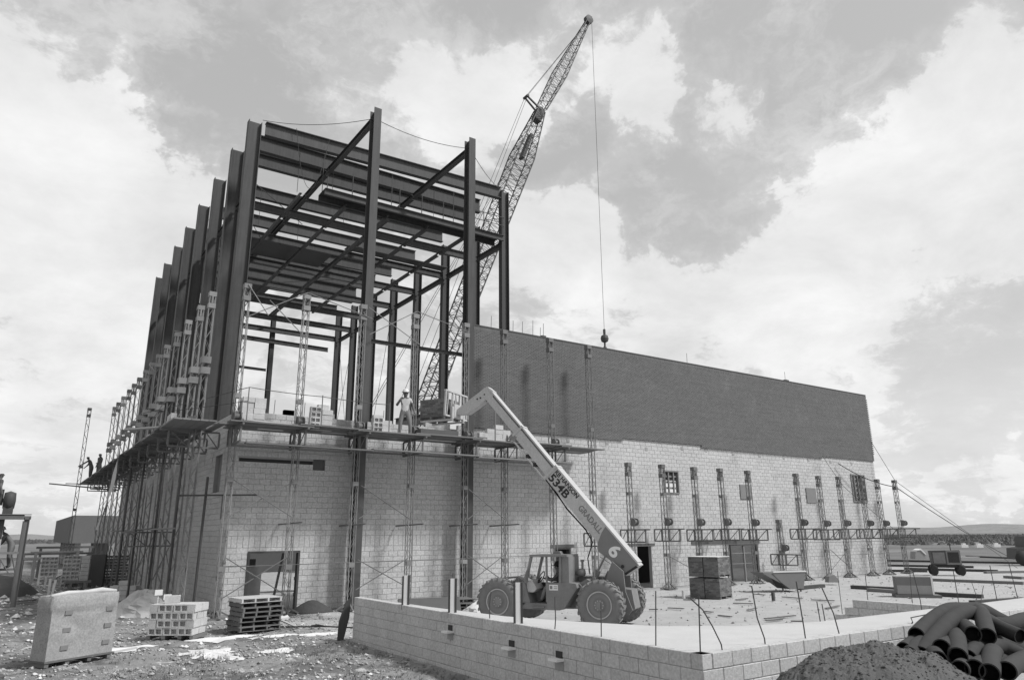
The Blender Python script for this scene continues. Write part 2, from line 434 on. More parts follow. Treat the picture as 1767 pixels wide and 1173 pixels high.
# scrub belt between the yard and the hills
def scrub(name, x0, x1, y0, y1, n, h, seed):
    rnd = random.Random(seed); g = G()
    for _ in range(n):
        x, y = rnd.uniform(x0, x1), rnd.uniform(y0, y1); s = rnd.uniform(.5, 1.0)*h
        for k in range(4):
            a, b = rnd.uniform(-s, s), rnd.uniform(-s, s)
            r_ = s*rnd.uniform(.5, 1.0)
            vs = [(x+a+r_*1.4*math.cos(t*1.2566)*rnd.uniform(.7,1.2), y+b+r_*1.4*math.sin(t*1.2566), -.1) for t in range(5)]
            vs.append((x+a+rnd.uniform(-.3,.3)*r_, y+b, r_*rnd.uniform(.7, 1.3)))
            g.add(vs, [(t, (t+1) % 5, 5) for t in range(5)])
    o = struct(name, g, 'scrub'); o['kind'] = 'stuff'
M['scrub'] = mat('dark_scrub', .085, .95, nz=.3, nscale=.3, var=.3)
scrub('scrub', 150, 620, 45, 330, 5200, .95, 3)
scrub('scrub', -260, 60, 420, 800, 1500, 2.2, 5)

# ------------------------------------------------------------------ masonry
def rects(u0, u1, v0, v1, bw, bh, ops=(), soldier=(), jit=0.0):
    """running-bond units as (a, b, c, d) = u and v extents, cut round the openings"""
    out = []; v = v0; row = 0; rnd = random.Random(5)
    while v < v1 - bh*.3:
        h = bh; w = bw; sol = False
        for s0, s1, sw in soldier:
            if abs(v-s0) < bh*.3: h = s1-s0; w = sw; sol = True
        vt = min(v+h, v1)
        cuts = [(o[0], o[1]) for o in ops if o[2] < (v+vt)/2 < o[3]]
        u = u0 - (bw/2 if row % 2 and not sol else 0)
        while u < u1 - 1e-4:
            segs = [(max(u, u0), min(u+w, u1))]
            for c0, c1 in cuts:
                ns = []
                for a, b in segs:
                    if c1 <= a or c0 >= b: ns.append((a, b))
                    else:
                        if c0 > a: ns.append((a, c0))
                        if c1 < b: ns.append((c1, b))
                segs = ns
            for a, b in segs:
                if b-a > .03: out.append((a, b, v, vt))
            u += w
        v = vt; row += 1
    return out
def backing(u0, u1, v0, v1, ops, put):
    us = sorted({u0, u1, *[min(max(o[k], u0), u1) for o in ops for k in (0, 1)]})
    vs = sorted({v0, v1, *[min(max(o[k], v0), v1) for o in ops for k in (2, 3)]})
    for i in range(len(us)-1):
        a, b = us[i], us[i+1]; run = None
        for j in range(len(vs)-1):
            c, d = vs[j], vs[j+1]
            hole = any(o[0] < (a+b)/2 < o[1] and o[2] < (c+d)/2 < o[3] for o in ops)
            if hole:
                if run: put(a, b, run[0], run[1]); run = None
            else: run = (run[0], d) if run else (c, d)
        if run: put(a, b, run[0], run[1])
def face5(g, a, b, c, d, e0, e1, f, bev=.006):
    """a unit standing proud: slightly chamfered front, four sides, open back. f(u, v, depth)"""
    k = min(bev, (b-a)*.2, (d-c)*.2)
    vs = [f(a, c, e1), f(b, c, e1), f(b, d, e1), f(a, d, e1), f(a, c, e0+k), f(b, c, e0+k), f(b, d, e0+k), f(a, d, e0+k),
          f(a+k, c+k, e0), f(b-k, c+k, e0), f(b-k, d-k, e0), f(a+k, d-k, e0)]
    fs = []
    for o, q in ((0, 4), (4, 8)):
        for i in range(4): fs.append((o+i, o+(i+1) % 4, q+(i+1) % 4, q+i))
    fs.append((8, 9, 10, 11)); return g.add(vs, fs)

BLD = thing('industrial_building', 'long concrete block building under construction, dark facing brick along its upper right half', 'building', (6.4, 27, 0))
def wall_part(name, mname, u0, u1, v0, v1, ops, put): 
    g = G(); backing(u0, u1, v0, v1, ops, lambda a, b, c, d: put(g, a, b, c, d)); return part(name, g, mname, BLD, world=True)
FW_OPS = [(7.21, 9.07, 0, 2.08), (20.78, 21.75, 0, 2.0), (26.0, 26.95, 0, 2.0), (32.9, 35.3, 0, 2.0), (9.35, 9.82, 5.0, 5.45), (6.62, 9.35, 5.2, 5.33),
          (28.13, 29.25, 4.6, 5.8), (45.55, 47.2, 4.5, 6.3), (34.25, 35.1, 4.5, 5.2), (40.5, 41.4, 4.4, 5.2)]
EX = 48.6
fwp = wall_part('front_wall', 'mortar', 6.402, EX, -.1, 7.0, FW_OPS, lambda g, a, b, c, d: g.box(a, b, 27.012, 27.2, c, d))
wp2 = wall_part('front_wall_upper_course', 'mortar', 16.15, EX, 7.0, 7.35, [], lambda g, a, b, c, d: g.box(a, b, 27.012, 27.2, c+.001, d))
J = .006
fr = rects(6.4, EX, 0, 7.0, .4, .2, FW_OPS, soldier=[(2.2, 2.6, .2)]) + rects(16.15, EX, 7.0, 7.4, .4, .2)
ff = lambda u, v, e: (u, 27.0+e, v)
def show_size(u, v): return 1/math.hypot(u, 27)*(.4*27/math.hypot(u, 27))
fr.sort(key=lambda q: -show_size((q[0]+q[1])/2, q[2]))
cnt = 0; stuff = G(); shared = {}
def unit(mname, key, maker):
    if key not in shared:
        g = G(); maker(g); me = g.mesh(mname); shared[key] = me
    return shared[key]
FL = fwp.location
random.seed(3)
for a, b, c, d in fr:
    e = random.uniform(-.004, .004)
    if cnt < 296 and c < 7.0:
        w, h = round(b-a, 3), round(d-c, 3)
        me = unit('block', ('f', w, h), lambda g: face5(g, J, w-J, J, h-J, 0, .02, lambda u, v, q: (u, q, v)))
        if not me.materials: me.materials.append(M['block'])
        o = link('block', me, fwp, (a-6.4, e, c)); cnt += 1
    else: face5(stuff, a+J, b-J, c+J, d-J, e, .02, ff)
part('block_courses', stuff, 'block', BLD, world=True, kind='stuff')
# left wall, facing west
LW_OPS = [(27.55, 28.1, 3.2, 4.1), (28.6, 29.7, 4.2, 5.6)] + [(y, y+.06, 5.3, 5.75) for y in (28.3, 30.2, 31.6, 33.1, 35, 37, 39)]
g = G(); backing(27.0, 57.2, -.1, 7.0, LW_OPS, lambda a, b, c, d: g.box(6.412, 6.6, max(a, 27.201) if a < 27.3 else a, b, c, d)); part('left_wall', g, 'mortar', BLD, world=True)
g = G()
for a, b, c, d in rects(27.0, 57.2, 0, 7.0, .4, .2, LW_OPS): face5(g, a+J, b-J, c+J, d-J, random.uniform(-.004, .004), .03, lambda u, v, e: (6.4+e, u, v))
for a, b, c, d in rects(27.0, 57.2, 7.0, 7.05, .4, .05): pass
part('left_wall_courses', g, 'block', BLD, world=True, kind='stuff')
g = G()
for x0 in [6.6+.4*i for i in range(23)]: g.box(x0+J, x0+.4-J, 27.03, 27.21, 7.0, 7.012)
g.box(6.42, 6.6, 27.22, 57.1, 7.0, 7.012)
for k in range(40): # part-built top courses
    x = random.choice([6.9+.4*i for i in range(24)])
    if 6.6 < x < 15.8 and random.random() < .25: g.box(x+J, x+.4-J, 27.02, 27.21, 7.013, 7.2)
part('wall_top_bed', g, 'block', BLD, world=True, kind='stuff')
# inner boards and added dark panels seen through the openings, floor is the ground
g = G(); g.box(6.65, 8.2, 29.5, 29.6, 0, 1.75); part('site_board', g, 'plywood', BLD, world=True)
g = G(); g.box(8.0, 14, 36.0, 36.2, .95, 2.6); part('board_partition', g, 'plywood', BLD, world=True)
g = G(); g.bar((8.55, 28.3, -.05), (8.85, 28.2, 2.05), .09, .09); part('leaning_prop', g, 'mast', BLD, world=True)
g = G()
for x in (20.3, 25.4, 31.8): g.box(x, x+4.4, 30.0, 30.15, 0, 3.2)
part('added_shade_panel', g, 'black', BLD, world=True)  # added panels, painted black for the dark interior behind the doors
g = G(); g.box(6.61, 9.5, 27.21, 27.24, 5.1, 5.4); part('added_slot_blocker', g, 'deck', BLD, world=True)  # added dark sheet that blocks the sky behind the slot
g = G(); g.box(6.55, 6.6, 27.22, 29.8, 3.1, 5.7); part('opening_board', g, 'plylt', BLD, world=True)
g = G()
for z in [.35+.28*i for i in range(6)]: g.box(26.0, 26.95, 28.2, 28.6, z, z+.03)
part('shelf_stack', g, 'plank', BLD, world=True)
g = G(); g.box(EX-.19, EX-.02, 27.21, 45, -.1, 11.8); part('end_wall', g, 'block', BLD, world=True)
g = G(); g.box(16.2, EX-.2, 27.201, 27.4, 7.4, 11.8); part('inner_leaf', g, 'block', BLD, world=True)
# door frames
for (a, b, h) in ((7.21, 9.07, 2.08), (32.9, 35.3, 2.0), (20.78, 21.75, 2.0)):
    g = G(); w = .075
    g.box(a, a+w, 26.96, 27.19, 0, h-w); g.box(b-w, b, 26.96, 27.19, 0, h-w); g.box(a, b, 26.96, 27.19, h-w, h)
    part('door_frame', g, 'steel', BLD, world=True)
g = G(); g.box(34.08, 34.16, 27.0, 27.1, 0, 1.92)
for z in (1.5, .95): g.box(32.98, 35.22, 27.02, 27.06, z, z+.04)
part('door_brace', g, 'mastlt', BLD, world=True)
g = G(); g.box(7.3, 7.75, 27.05, 27.1, 0, 1.55); part('door_board', g, 'plywood', BLD, world=True)
for x, z in ((8.93, 1.05), (8.93, .5)):
    g = G(); g.box(x, x+.08, 27.0, 27.06, z, z+.12); part('hinge_block', g, 'black', BLD, world=True)
# lintels over the doors and windows, plates
for a, b, z0, z1 in ((20.6, 21.95, 2.0, 2.14), (25.2, 27.2, 2.0, 2.12), (29.9, 35.5, 2.0, 2.25)):
    g = G(); g.box(a, b, 26.965, 26.998, z0+.01, z1); part('lintel', g, 'plywood', BLD, world=True)
# boarded and barred windows
for wi, (a, b, c, d, nc, nr) in enumerate(((28.13, 29.25, 4.6, 5.8, 3, 4), (45.55, 47.2, 4.5, 6.3, 4, 6))):
    g = G(); w = .07
    g.box(a, a+w, 26.95, 27.15, c, d); g.box(b-w, b, 26.95, 27.15, c, d); g.box(a+w, b-w, 26.95, 27.15, c, c+w); g.box(a+w, b-w, 26.95, 27.15, d-w, d)
    f = part('window', g, 'plylt', BLD, world=True)
    g = G()
    for i in range(1, nc): x = a+(b-a)*i/nc; g.box(x-.035, x+.035, 26.98, 27.05, c+w, d-w)
    for i in range(1, nr): z = c+(d-c)*i/nr; g.box(a+w, b-w, 27.055, 27.12, z-.05, z+.05)
    bars = G(); bars.v = g.v; bars.f = g.f
    p_ = part('window_bars', bars, 'plylt', f, world=False)
    p_.data.transform(Matrix.Translation(-Vector((6.4, 27, 0))))
    g = G(); g.box(a+(b-a)*.52, b-w, 27.13, 27.16, c+w, d-w) if wi else g.box(a+w, b-w, 27.13, 27.16, c+(d-c)*.58, d-w)
    part('window_board', g, 'plywood', BLD, world=True)
for a, b, c, d in ((34.25, 35.1, 4.5, 5.2), (40.5, 41.4, 4.4, 5.2), (9.35, 9.82, 5.0, 5.45)):
    g = G(); g.box(a-.05, b+.05, 26.95, 26.99, c-.05, d+.05) if a > 10 else g.box(a, b, 27.1, 27.15, c, d)
    part('board_panel', g, 'plylt' if a > 10 else 'plywood', BLD, world=True)
for x, z in ((19.6, 6.9), (21.7, 6.85), (24.2, 6.9), (26.9, 6.75), (29.6, 6.95), (31.5, 6.95), (33.8, 6.9), (36.2, 6.9), (38.5, 6.9), (41, 6.9), (43.4, 6.9), (45.8, 6.9)):
    g = G(); g.box(x, x+.19, 26.985, 27.0, z, z+.17); part('putlog_hole', g, 'mortar', BLD, world=True)
# dark facing brick over the right part, its lower edge stepped, its far end left toothed
fb = G(); BB = []
def bot(x): return 7.15 if x < 25.3 else 7.28 if x < 31.2 else 7.15 if x < 42.5 else 7.28
for a, b, lo in ((16.15, 25.3, 7.15), (25.3, 31.2, 7.28), (31.2, 42.5, 7.15), (42.5, EX, 7.28)): fb.box(a, b, 26.925, 27.009, lo, 11.8)
fbo = part('brick_facing', fb, 'brickmortar', BLD, world=True)
g = G(); bh = .0667; row = 0; z = 7.15
while z < 11.6:
    u = 16.15 - (.1 if row % 2 else 0)
    while u < EX:
        a, b = max(u, 16.15), min(u+.2, EX)
        if b-a > .03 and z+.02 > bot((a+b)/2)-.01: face5(g, a+.0045, b-.0045, z+.0045, z+bh-.0045, random.uniform(-.003, .003), .015, lambda q, v, e: (q, 26.915+e, v), .003)
        u += .2
    if row % 2 and row > 8:
        face5(g, EX, EX+.12, z, z+bh, 0, .1, lambda q, v, e: (q, 26.915+e, v), .003)
    z += bh; row += 1
zt = z; u = 16.15
while u < EX: face5(g, u+.004, u+.067-.004, zt+.004, zt+.196, random.uniform(-.003, .003), .015, lambda q, v, e: (q, 26.915+e, v), .003); u += .0667
part('brick_courses', g, 'brick', BLD, world=True, kind='stuff')
g = G(); g.box(16.15, EX, 26.90, 27.22, zt+.2, zt+.26); part('coping', g, 'steel', BLD, world=True)
for k, (x, zb, zt2) in enumerate([(17.45, 12.0, 12.5), (18.69, 12, 12.47), (19.24, 12, 12.51), (19.86, 12, 12.67), (20.31, 12, 12.38), (20.5, 12, 12.62), (30.7, 11.9, 12.5), (39.75, 11.9, 12.5), (39.9, 11.9, 12.05)]):
    g = G(); g.tube((x, 27.1, 11.8), (x+.02, 27.1, zt2), .012, 5); part('starter_bar', g, 'rebar', BLD, world=True)
g = G(); g.box(39.6, 40.0, 27.0, 27.2, zt+.26, zt+.36); g.box(20.35, 20.6, 27.0, 27.15, zt+.26, zt+.36); part('coping_chock', g, 'steel', BLD, world=True)
for x in (7.75, 8.9, 10.2, 12.2, 14.0): 
    g = G(); g.tube((x, 27.1, 6.9), (x+.01, 27.1, 7.55), .012, 5); part('starter_bar', g, 'rebar', BLD, world=True)
# downpipes / straps on the long wall
g = G(); g.box(16.17, 16.27, 26.85, 26.9, 7.2, 11.9); part('corner_angle', g, 'steel', BLD, world=True)

# ------------------------------------------------------------------ steel frame
FY = [32.4, 35.6, 39.4, 43.4, 47.3, 51.1, 55.0, 58.5]
SF = thing('tower_steelwork', 'tall open steel frame of dark columns and girders rising out of the block building', 'steel frame', (14.3, 32.4, 0))
def member(name, fn, m='steel'):
    g = G(); fn(g); return part(name, g, m, SF, world=True)
for i, Y in enumerate(FY):
    c = member('column', lambda g: g.isec((7.24, Y, 0), (7.24, Y, 21.95), (1, 0, 0), .62, .36, .035, .025))
    member('column', lambda g: g.isec((21.75, Y, 0), (21.75, Y, 22.3 if i == 0 else 21.3), (1, 0, 0), .5, .34, .03, .025), 'steel_dark')
    member('roof_girder', lambda g: g.isec((7.75, Y, 21.75), (21.48, Y, 21.85 + (.3 if i == 0 else 0)), (0, 0, 1), .72, .30, .035, .02))
    if i: member('cross_beam', lambda g: g.isec((7.75, Y+.02, 19.15), (21.48, Y+.02, 19.15), (0, 0, 1), .42, .22, .025, .02))
for Y in (33.9, 49.2, 53.0):
    member('roof_girder', lambda g: g.isec((7.75, Y, 21.75), (21.0, Y, 21.75), (0, 0, 1), .70 if Y > 34 else .85, .30, .035, .02))
for X, yt in ((10.95, 20.72), (15.8, 20.85)):
    member('wind_column', lambda g: g.isec((X, 26.4, -.05), (X, 26.4, yt), (0, 1, 0), .46, .34, .03, .025))
    member('column_base_plate', lambda g: g.box(X-.25, X+.25, 26.1, 26.7, -.02, .03))
    for Y0, Y1 in zip([26.65]+FY, FY+[58.5]):
        if Y1 > Y0: member('longitudinal_beam', lambda g: g.isec((X, Y0+.02, 20.33), (X, Y1-.02, 20.33), (0, 0, 1), .28, .2, .02, .015), 'steel_dark')
    member('wind_column', lambda g: g.isec((X+.4, 58.9, 0), (X+.4, 58.9, 20.9), (0, 1, 0), .46, .34, .03, .025), 'steel_dark')
for Y0, Y1 in zip(FY, FY[1:]):
    member('eaves_strut', lambda g: g.isec((21.75, Y0+.18, 19.0), (21.75, Y1-.18, 19.0), (0, 0, 1), .3, .2, .02, .015))
    member('eaves_strut', lambda g: g.isec((7.45, Y0+.21, 18.6), (7.45, Y1-.21, 18.6), (0, 0, 1), .26, .18, .02, .015))
for X in (9.75, 12.1, 14.45, 16.85, 19.2):
    for Y0, Y1 in zip(FY[:5], FY[1:6]):
        if X in (9.75, 19.2) and Y0 > 45: continue
        member('joist', lambda g: g.channel((X, Y0+.1, 18.86), (X, Y1-.1, 18.86), (0, 0, 1), .2, .13, .02), 'mastlt' if 0 else 'steel')
for x0, x1, y0, y1, z in ((8.0, 14.4, 39.9, 43.1, 19.4), (14.6, 21.3, 38.3, 39.1, 19.3), (8, 13, 48, 50.4, 19.4)):
    d = member('floor_deck', lambda g: g.box(x0, x1, y0, y1, z, z+.05), 'deck')
# railed walkway across the first bay
member('walkway', lambda g: (g.channel((10.8, 32.05, 19.15), (21.5, 32.05, 19.15), (0, 0, 1), .34, .12, .02), g.channel((10.8, 32.95, 19.15), (21.5, 32.95, 19.15), (0, 0, 1), .34, .12, .02), g.box(10.8, 21.5, 32.12, 32.9, 19.3, 19.33)))
for i in range(9): member('rail_post', lambda g: g.tube((10.9+1.32*i, 32.05, 19.3), (10.9+1.32*i, 32.05, 20.45), .025, 6))
for zr in (20.42, 19.9): member('handrail', lambda g: g.tube((19.2, 32.0, zr), (21.5, 32.0, zr), .022, 6))
for X in (10.8, 14.6, 18.4, 21.5): member('walkway_hanger', lambda g: g.tube((X, 32.5, 19.3), (X, 32.5, 21.4), .02, 5))
member('girt', lambda g: g.channel((11.1, 26.55, 10.25), (15.6, 26.55, 10.25), (0, 0, 1), .16, .08, .012))
member('end_beam', lambda g: g.isec((13.6, 58.5, 18.2), (20.9, 58.5, 18.1), (0, 0, 1), .35, .2))
member('end_beam', lambda g: g.isec((8, 58.5, 15.8), (15.8, 58.5, 15.7), (0, 0, 1), .2, .15))
rods = [((7.6, 43.6, 21.2), (10.9, 39.4, 18.9)), ((7.4, 32.6, 19.0), (11, 36, 18.9)), ((12, 55, 21), (7.5, 58, 12)), ((21.8, 58.3, 18.8), (21.8, 55.2, 9)), ((21.8, 55, 18.8), (21.8, 58.5, 10)),
        ((21.7, 47.4, 18.8), (21.7, 51, 8)), ((16, 43.4, 19), (12, 47, 19)), ((7.5, 35.6, 19.2), (9.75, 39.4, 19.0))]
for a, b in rods: member('bracing_rod', lambda g: g.tube(a, b, .018, 5), 'cable')
for X, Y in ((9.7, 33), (11.5, 33), (13.3, 36), (17.4, 33), (12, 40), (15.3, 37), (9.2, 38), (18, 43.4), (8.6, 45)): member('hanger_rod', lambda g: g.tube((X, Y, 19.2), (X, Y, 21.4), .014, 5), 'cable')
# life-lines and a loop of rope hung from the first girder
def rope(name, pts, r, label, cat='rope', sag=0.0, n=14, group=None, m='cable'):
    out = []
    for (a, b) in zip(pts, pts[1:]):
        a, b = Vector(a), Vector(b)
        for i in range(n+1):
            t = i/n; out.append(a.lerp(b, t) - Vector((0, 0, sag*4*t*(1-t))))
    return single(name, G().path(out, r, 5), m, label, cat, group, base=tuple(pts[0]))
rope('wire_rope', [(7.6, 32.4, 22.2), (10.9, 26.4, 20.3), (15.8, 26.4, 20.4), (21.6, 32.3, 22.3)], .014, 'slack wire rope strung along the top of the steel frame from corner to corner', sag=.28)
rope('hanging_rope', [(9.2, 32.2, 22.2), (10.9, 32.2, 22.1)], .012, 'thin rope hanging in a loop under the top girder, left bay of the steel frame', sag=3.0, n=24)
# ------------------------------------------------------------------ scaffold masts
def mast_meshes(h, w=.20, m='mast', panel=.42):
    """lattice tower of four chords, with plate collars and a head"""
    g = G(); r_ = .014; q = w/2
    for sx in (-1, 1):
        for sy in (-1, 1): g.box(sx*q-r_, sx*q+r_, sy*q-r_, sy*q+r_, 0, h)
    lat = G(); n = int(h/panel)
    for i in range(n):
        z0, z1 = i*panel+.02, (i+1)*panel+.02
        s = 1 if i % 2 else -1
        for a in (-1, 1):
            lat.tube((-s*q, a*q, z0), (s*q, a*q, z1), .0085, 4, cap=False)
            lat.tube((a*q, -s*q, z0), (a*q, s*q, z1), .0085, 4, cap=False)
    col = G()
    for z in [2.9*k+1.5 for k in range(int(h/2.9))]:
        for a in (-1, 1):
            col.box(-q-.015, q+.015, a*(q+.018)-.006, a*(q+.018)+.006, z, z+.16)
    head = G()
    for z in (h-.16, h-.62):
        head.box(-q-.03, q+.03, -q-.03, q+.03, z, z+.18)
    for a in (-1, 1): head.box(a*(q+.01)-.02, a*(q+.01)+.02, -.03, .03, h-.43, h-.161)
    return g, lat, col, head
def bracket(z, top_out=1.25, inn=.75):
    """truss bracket that carries the planks either side of the mast"""
    g = G(); w = .06
    g.box(-.03, .03, -top_out, inn, z+.56, z+.62); g.box(-.03, .03, -.95, inn, z, z+.06)
    for y in (-.95, -.25, .25, inn): g.box(-.03, .03, y-.03, y+.03, z+.061, z+.559)
    g.tube((0, -.9, z+.56), (0, -.3, z+.06), .02, 4); g.tube((0, .3, z+.56), (0, inn-.05, z+.06), .02, 4)
    return g
def winch(z):
    g = G(); g.lathe([(.02, -.12), (.17, -.12), (.17, -.09), (.10, -.08), (.10, .08), (.17, .09), (.17, .12), (.02, .12)], 12, (0, -.28, z), 'x', cap=True)
    g.box(-.14, .14, -.2, -.125, z-.2, z+.2)
    return g
def feet():
    g = G()
    for sx, sy in ((1, 0), (-1, 0), (0, 1), (0, -1)): g.bar((sx*.1, sy*.1, .25), (sx*.5, sy*.4, .04), .05, .05)
    g.box(-.3, .3, -.3, .3, 0, .04); return g
def make_mast(h, z, label, loc, m='mast', rz=0, brz=None, extra=None, group='scaffold masts standing round the building'):
    t = thing('scaffold_mast', label, 'scaffold mast', loc, rz, group)
    a, b, c, d = mast_meshes(h, m=m)
    part('mast_chords', a, m, t); part('lattice', b, m, t); part('collar_plates', c, m, t, kind='stuff'); part('mast_head', d, m, t)
    if z is not None: part('bracket', bracket(z), 'mast', t); part('winch', winch(z+.95), 'mast', t)
    part('foot', feet(), 'mast', t)
    if extra: part('sleeve', extra, m, t)
    return t
FX = [6.1, 8.32, 10.62, 12.95, 15.4, 17.4, 20.0, 22.35]
where = ['at the near left corner of the building', 'in front of the left door', 'beside the left front steel column', 'between the two front steel columns, right behind the standing man',
         'against the second front steel column, left end of the dark brick', 'just left of the telehandler boom', 'behind the middle of the telehandler boom', 'right of the boom at the platform end']
fm = None
for i, X in enumerate(FX):
    lab = 'tall lattice scaffold mast ' + where[i]
    if fm is None: fm = make_mast(11.5, 5.66, lab, (X, 25.95, -.02), 'mastlt')
    elif i == 5: make_mast(11.5, 5.66, lab, (X, 25.95, -.02), 'mastbrick')
    elif i < 5: copy_tree(fm, lab, (X, 25.95, -.02))
    elif i == 6: make_mast(11.5, 5.66, lab, (X, 25.95, -.02), 'mastbrick')
    else: make_mast(11.5, 2.05, lab, (X, 25.95, -.02), 'mastbrick').name = 'scaffold_mast'
RX = [24.65, 26.95, 29.3, 31.35, 33.65, 38.05, 40.3, 42.42, 44.95, 46.8, 48.95]
rm = None
for i, X in enumerate(RX):
    lab = f'short dark scaffold mast, {ORD[i]} in the right row counted from the telehandler'
    if i == 10: lab = 'short dark scaffold mast standing clear beyond the far right end of the wall'
    if rm is None: rm = make_mast(5.93, 2.2, lab, (X, 25.95, -.02))
    else: rm_ = copy_tree(rm, lab, (X, 25.95, random.choice((-.02, -.05, .0))))
make_mast(3.3, .85, 'lowest scaffold mast of the right wall, half the height of its neighbours', (35.95, 25.9, -.02))
LYS = [27.6, 29.6, 32.0, 34.35, 36.95, 39.2, 41.3, 43.4, 45.7, 47.8, 49.9, 52.6, 55.2, 57.3]
lm = None
for i, Y in enumerate(LYS):
    lab = f'lattice scaffold mast along the shaded left wall, {ORD[i]} counted from the corner'
    if lm is None:
        ex = G()
        for z in (8.35, 8.75):
            for a in (-1, 1): ex.box(-.2, .2, a*.15-.01, a*.15+.01, z, z+.25); ex.box(a*.19-.01, a*.19+.01, -.14, .14, z, z+.25)
        lm = make_mast(11.5, 5.66, lab, (5.25, Y, -.02), 'mastlt', R(-90), extra=ex)
    else: copy_tree(lm, lab, (5.25, Y, -.02))
t = make_mast(11.5, None, 'lone scaffold mast standing away from the wall beyond the far end of the left platform', (3.82, 58.7, -.02), 'mast')
# ties and cross braces
def rod(name, segs, label, cat='brace', m='mast', r=.018, group=None):
    t = thing(name, label, cat, segs[0][0], group=group)
    for a, b in segs: part('rod', G().tube(a, b, r, 5), m, t, world=True)
    return t
def xb(x0, x1, z0, z1, y=25.8): return [((x0, y, z0), (x1, y, z1)), ((x0, y-.04, z1), (x1, y-.04, z0))]
rod('cross_brace', xb(6.2, 8.25, 3.25, 4.45), 'upper crossed rods between the first two front masts, above the left door')
rod('cross_brace', xb(6.2, 8.25, .65, 1.9), 'lower crossed rods between the first two front masts, in front of the left door')
rod('cross_brace', xb(10.8, 12.85, 3.2, 4.4), 'upper crossed rods between the steel column and the next front mast')
rod('cross_brace', xb(10.8, 12.85, .7, 1.75), 'lower crossed rods between the steel column and the next front mast')
rod('cross_brace', xb(15.5, 17.3, 3.2, 4.4), 'upper crossed rods right of the second front steel column')
rod('cross_brace', xb(15.5, 17.3, .7, 1.8), 'lower crossed rods right of the second front steel column')
rod('cross_brace', xb(40.4, 42.3, .5, 1.6), 'crossed rods near the right end of the wall')
rod('cross_brace', [((22.5, 25.8, 1.6), (24.6, 25.8, .5)), ((27, 25.8, 1.5), (29.2, 25.8, .6))], 'thin sloping rods behind the telehandler rear wheels')
rod('mast_tie', [((6.1, 25.8, 11.45), (6.9, 25.8, 10.4)), ((6.1, 25.8, 10.2), (8.3, 25.8, 11.55)), ((8.3, 25.8, 11.55), (11.0, 25.8, 10.95)), ((6.9, 25.8, 11.0), (8.4, 25.8, 9.7))], 'crossed tie rods between the tops of the first three front masts', m='mastlt')
rod('mast_tie', [((10.9, 25.8, 10.3), (12.95, 25.8, 11.6)), ((12.95, 25.8, 11.6), (15.4, 25.8, 11.1)), ((10.8, 25.8, 11.4), (13.1, 25.8, 10.2))], 'crossed tie rods between the tops of the middle front masts', m='mastlt')
rod('ledger_rod', [((6.2, 25.85, 1.62), (20.0, 25.85, 1.72))], 'long thin horizontal rod along the front masts just above door height', r=.013)
rod('ledger_rod', [((22.4, 25.85, 2.02), (50, 25.85, 2.05))], 'long thin horizontal rod along the right masts at door height', r=.013)
rod('ledger_rod', [((36, 25.85, 1.25), (49, 25.85, 1.3))], 'lower thin horizontal rod along the last right masts', r=.012)
for i, (x, z) in enumerate(((8.3, 3.05), (10.6, 3.0), (12.95, 3.0), (15.4, 3.0), (17.4, 3.0))):
    rod('wall_tie', [((x+.15, 25.1, z), (x-.1, 26.95, z-.05))], f'short tie bar sticking out of the {["second", "third", "fourth", "fifth", "sixth"][i]} front mast at mid height of the wall', r=.03)
for k, (a, b) in enumerate(((0, 2), (2, 4), (5, 7), (8, 10), (11, 13))):
    ya, yb = LYS[a], LYS[b]
    rod('cross_brace', [((5.05, ya, .6), (5.05, yb, 3.3)), ((5.02, ya, 3.0), (5.02, yb, 1.0))], f'sloping rods low on the shaded left wall, {ORD[k]} pair from the corner')
rod('mast_tie', [((5.1, 36.9, 11.4), (5.1, 34.4, 10.7)), ((5.1, 34.4, 11.6), (5.1, 32.2, 11.0)), ((5.1, 41.3, 11.4), (5.1, 39.0, 10.6)), ((5.1, 39.2, 7.8), (5.1, 33.5, 8.6))], 'bent tie rods near the tops of the left masts', m='mastlt')
# long standing poles before the shaded wall
for k, (x, y0, tx, z1) in enumerate(((5.55, 26.9, .05, 4.6), (5.0, 28.6, .02, 5.9), (4.75, 31.0, .0, 5.9), (4.6, 34.8, 0, 6.0), (4.5, 38.0, 0, 6.0))):
    single('scaffold_pole', G().tube((x, y0, 0), (x+tx, y0, z1), .045, 8), 'steel', f'upright dark pole before the shaded left wall, {ORD[k]} from the corner', 'pole', base=(x, y0, 0))
single('scaffold_pole', G().tube((4.7, 27.0, 3.95), (7.2, 26.4, 4.0), .03, 6), 'steel', 'horizontal pole lashed across the corner masts halfway up the wall', 'pole', base=(4.7, 27, 3.95))
single('scaffold_pole', G().tube((2.0, 56.0, 6.0), (6.2, 57.2, 5.75), .045, 6), 'mast', 'long pole sticking out to the left below the far platform end', 'pole', base=(2.0, 56, 6))
# lower walk boards along the left wall brackets
for k, (y0, y1) in enumerate(((27.5, 31.8), (31.2, 35.6), (35.0, 39.6), (39.2, 43.8))):
    single('scaffold_plank', G().box(4.6, 4.85, y0, y1, 2.85+.03*(k % 2), 2.9+.03*(k % 2)), 'plank', f'low scaffold plank before the shaded wall, {ORD[k]} from the corner', 'plank', base=(4.7, y0, 2.85))
for k, y in enumerate((34.35,)):
    single('bracket_arm', bracket(2.2), 'mast', 'low truss bracket on a mast of the shaded left wall', 'bracket', loc=(5.25, y, 0)).rotation_euler = (0, 0, R(-90))

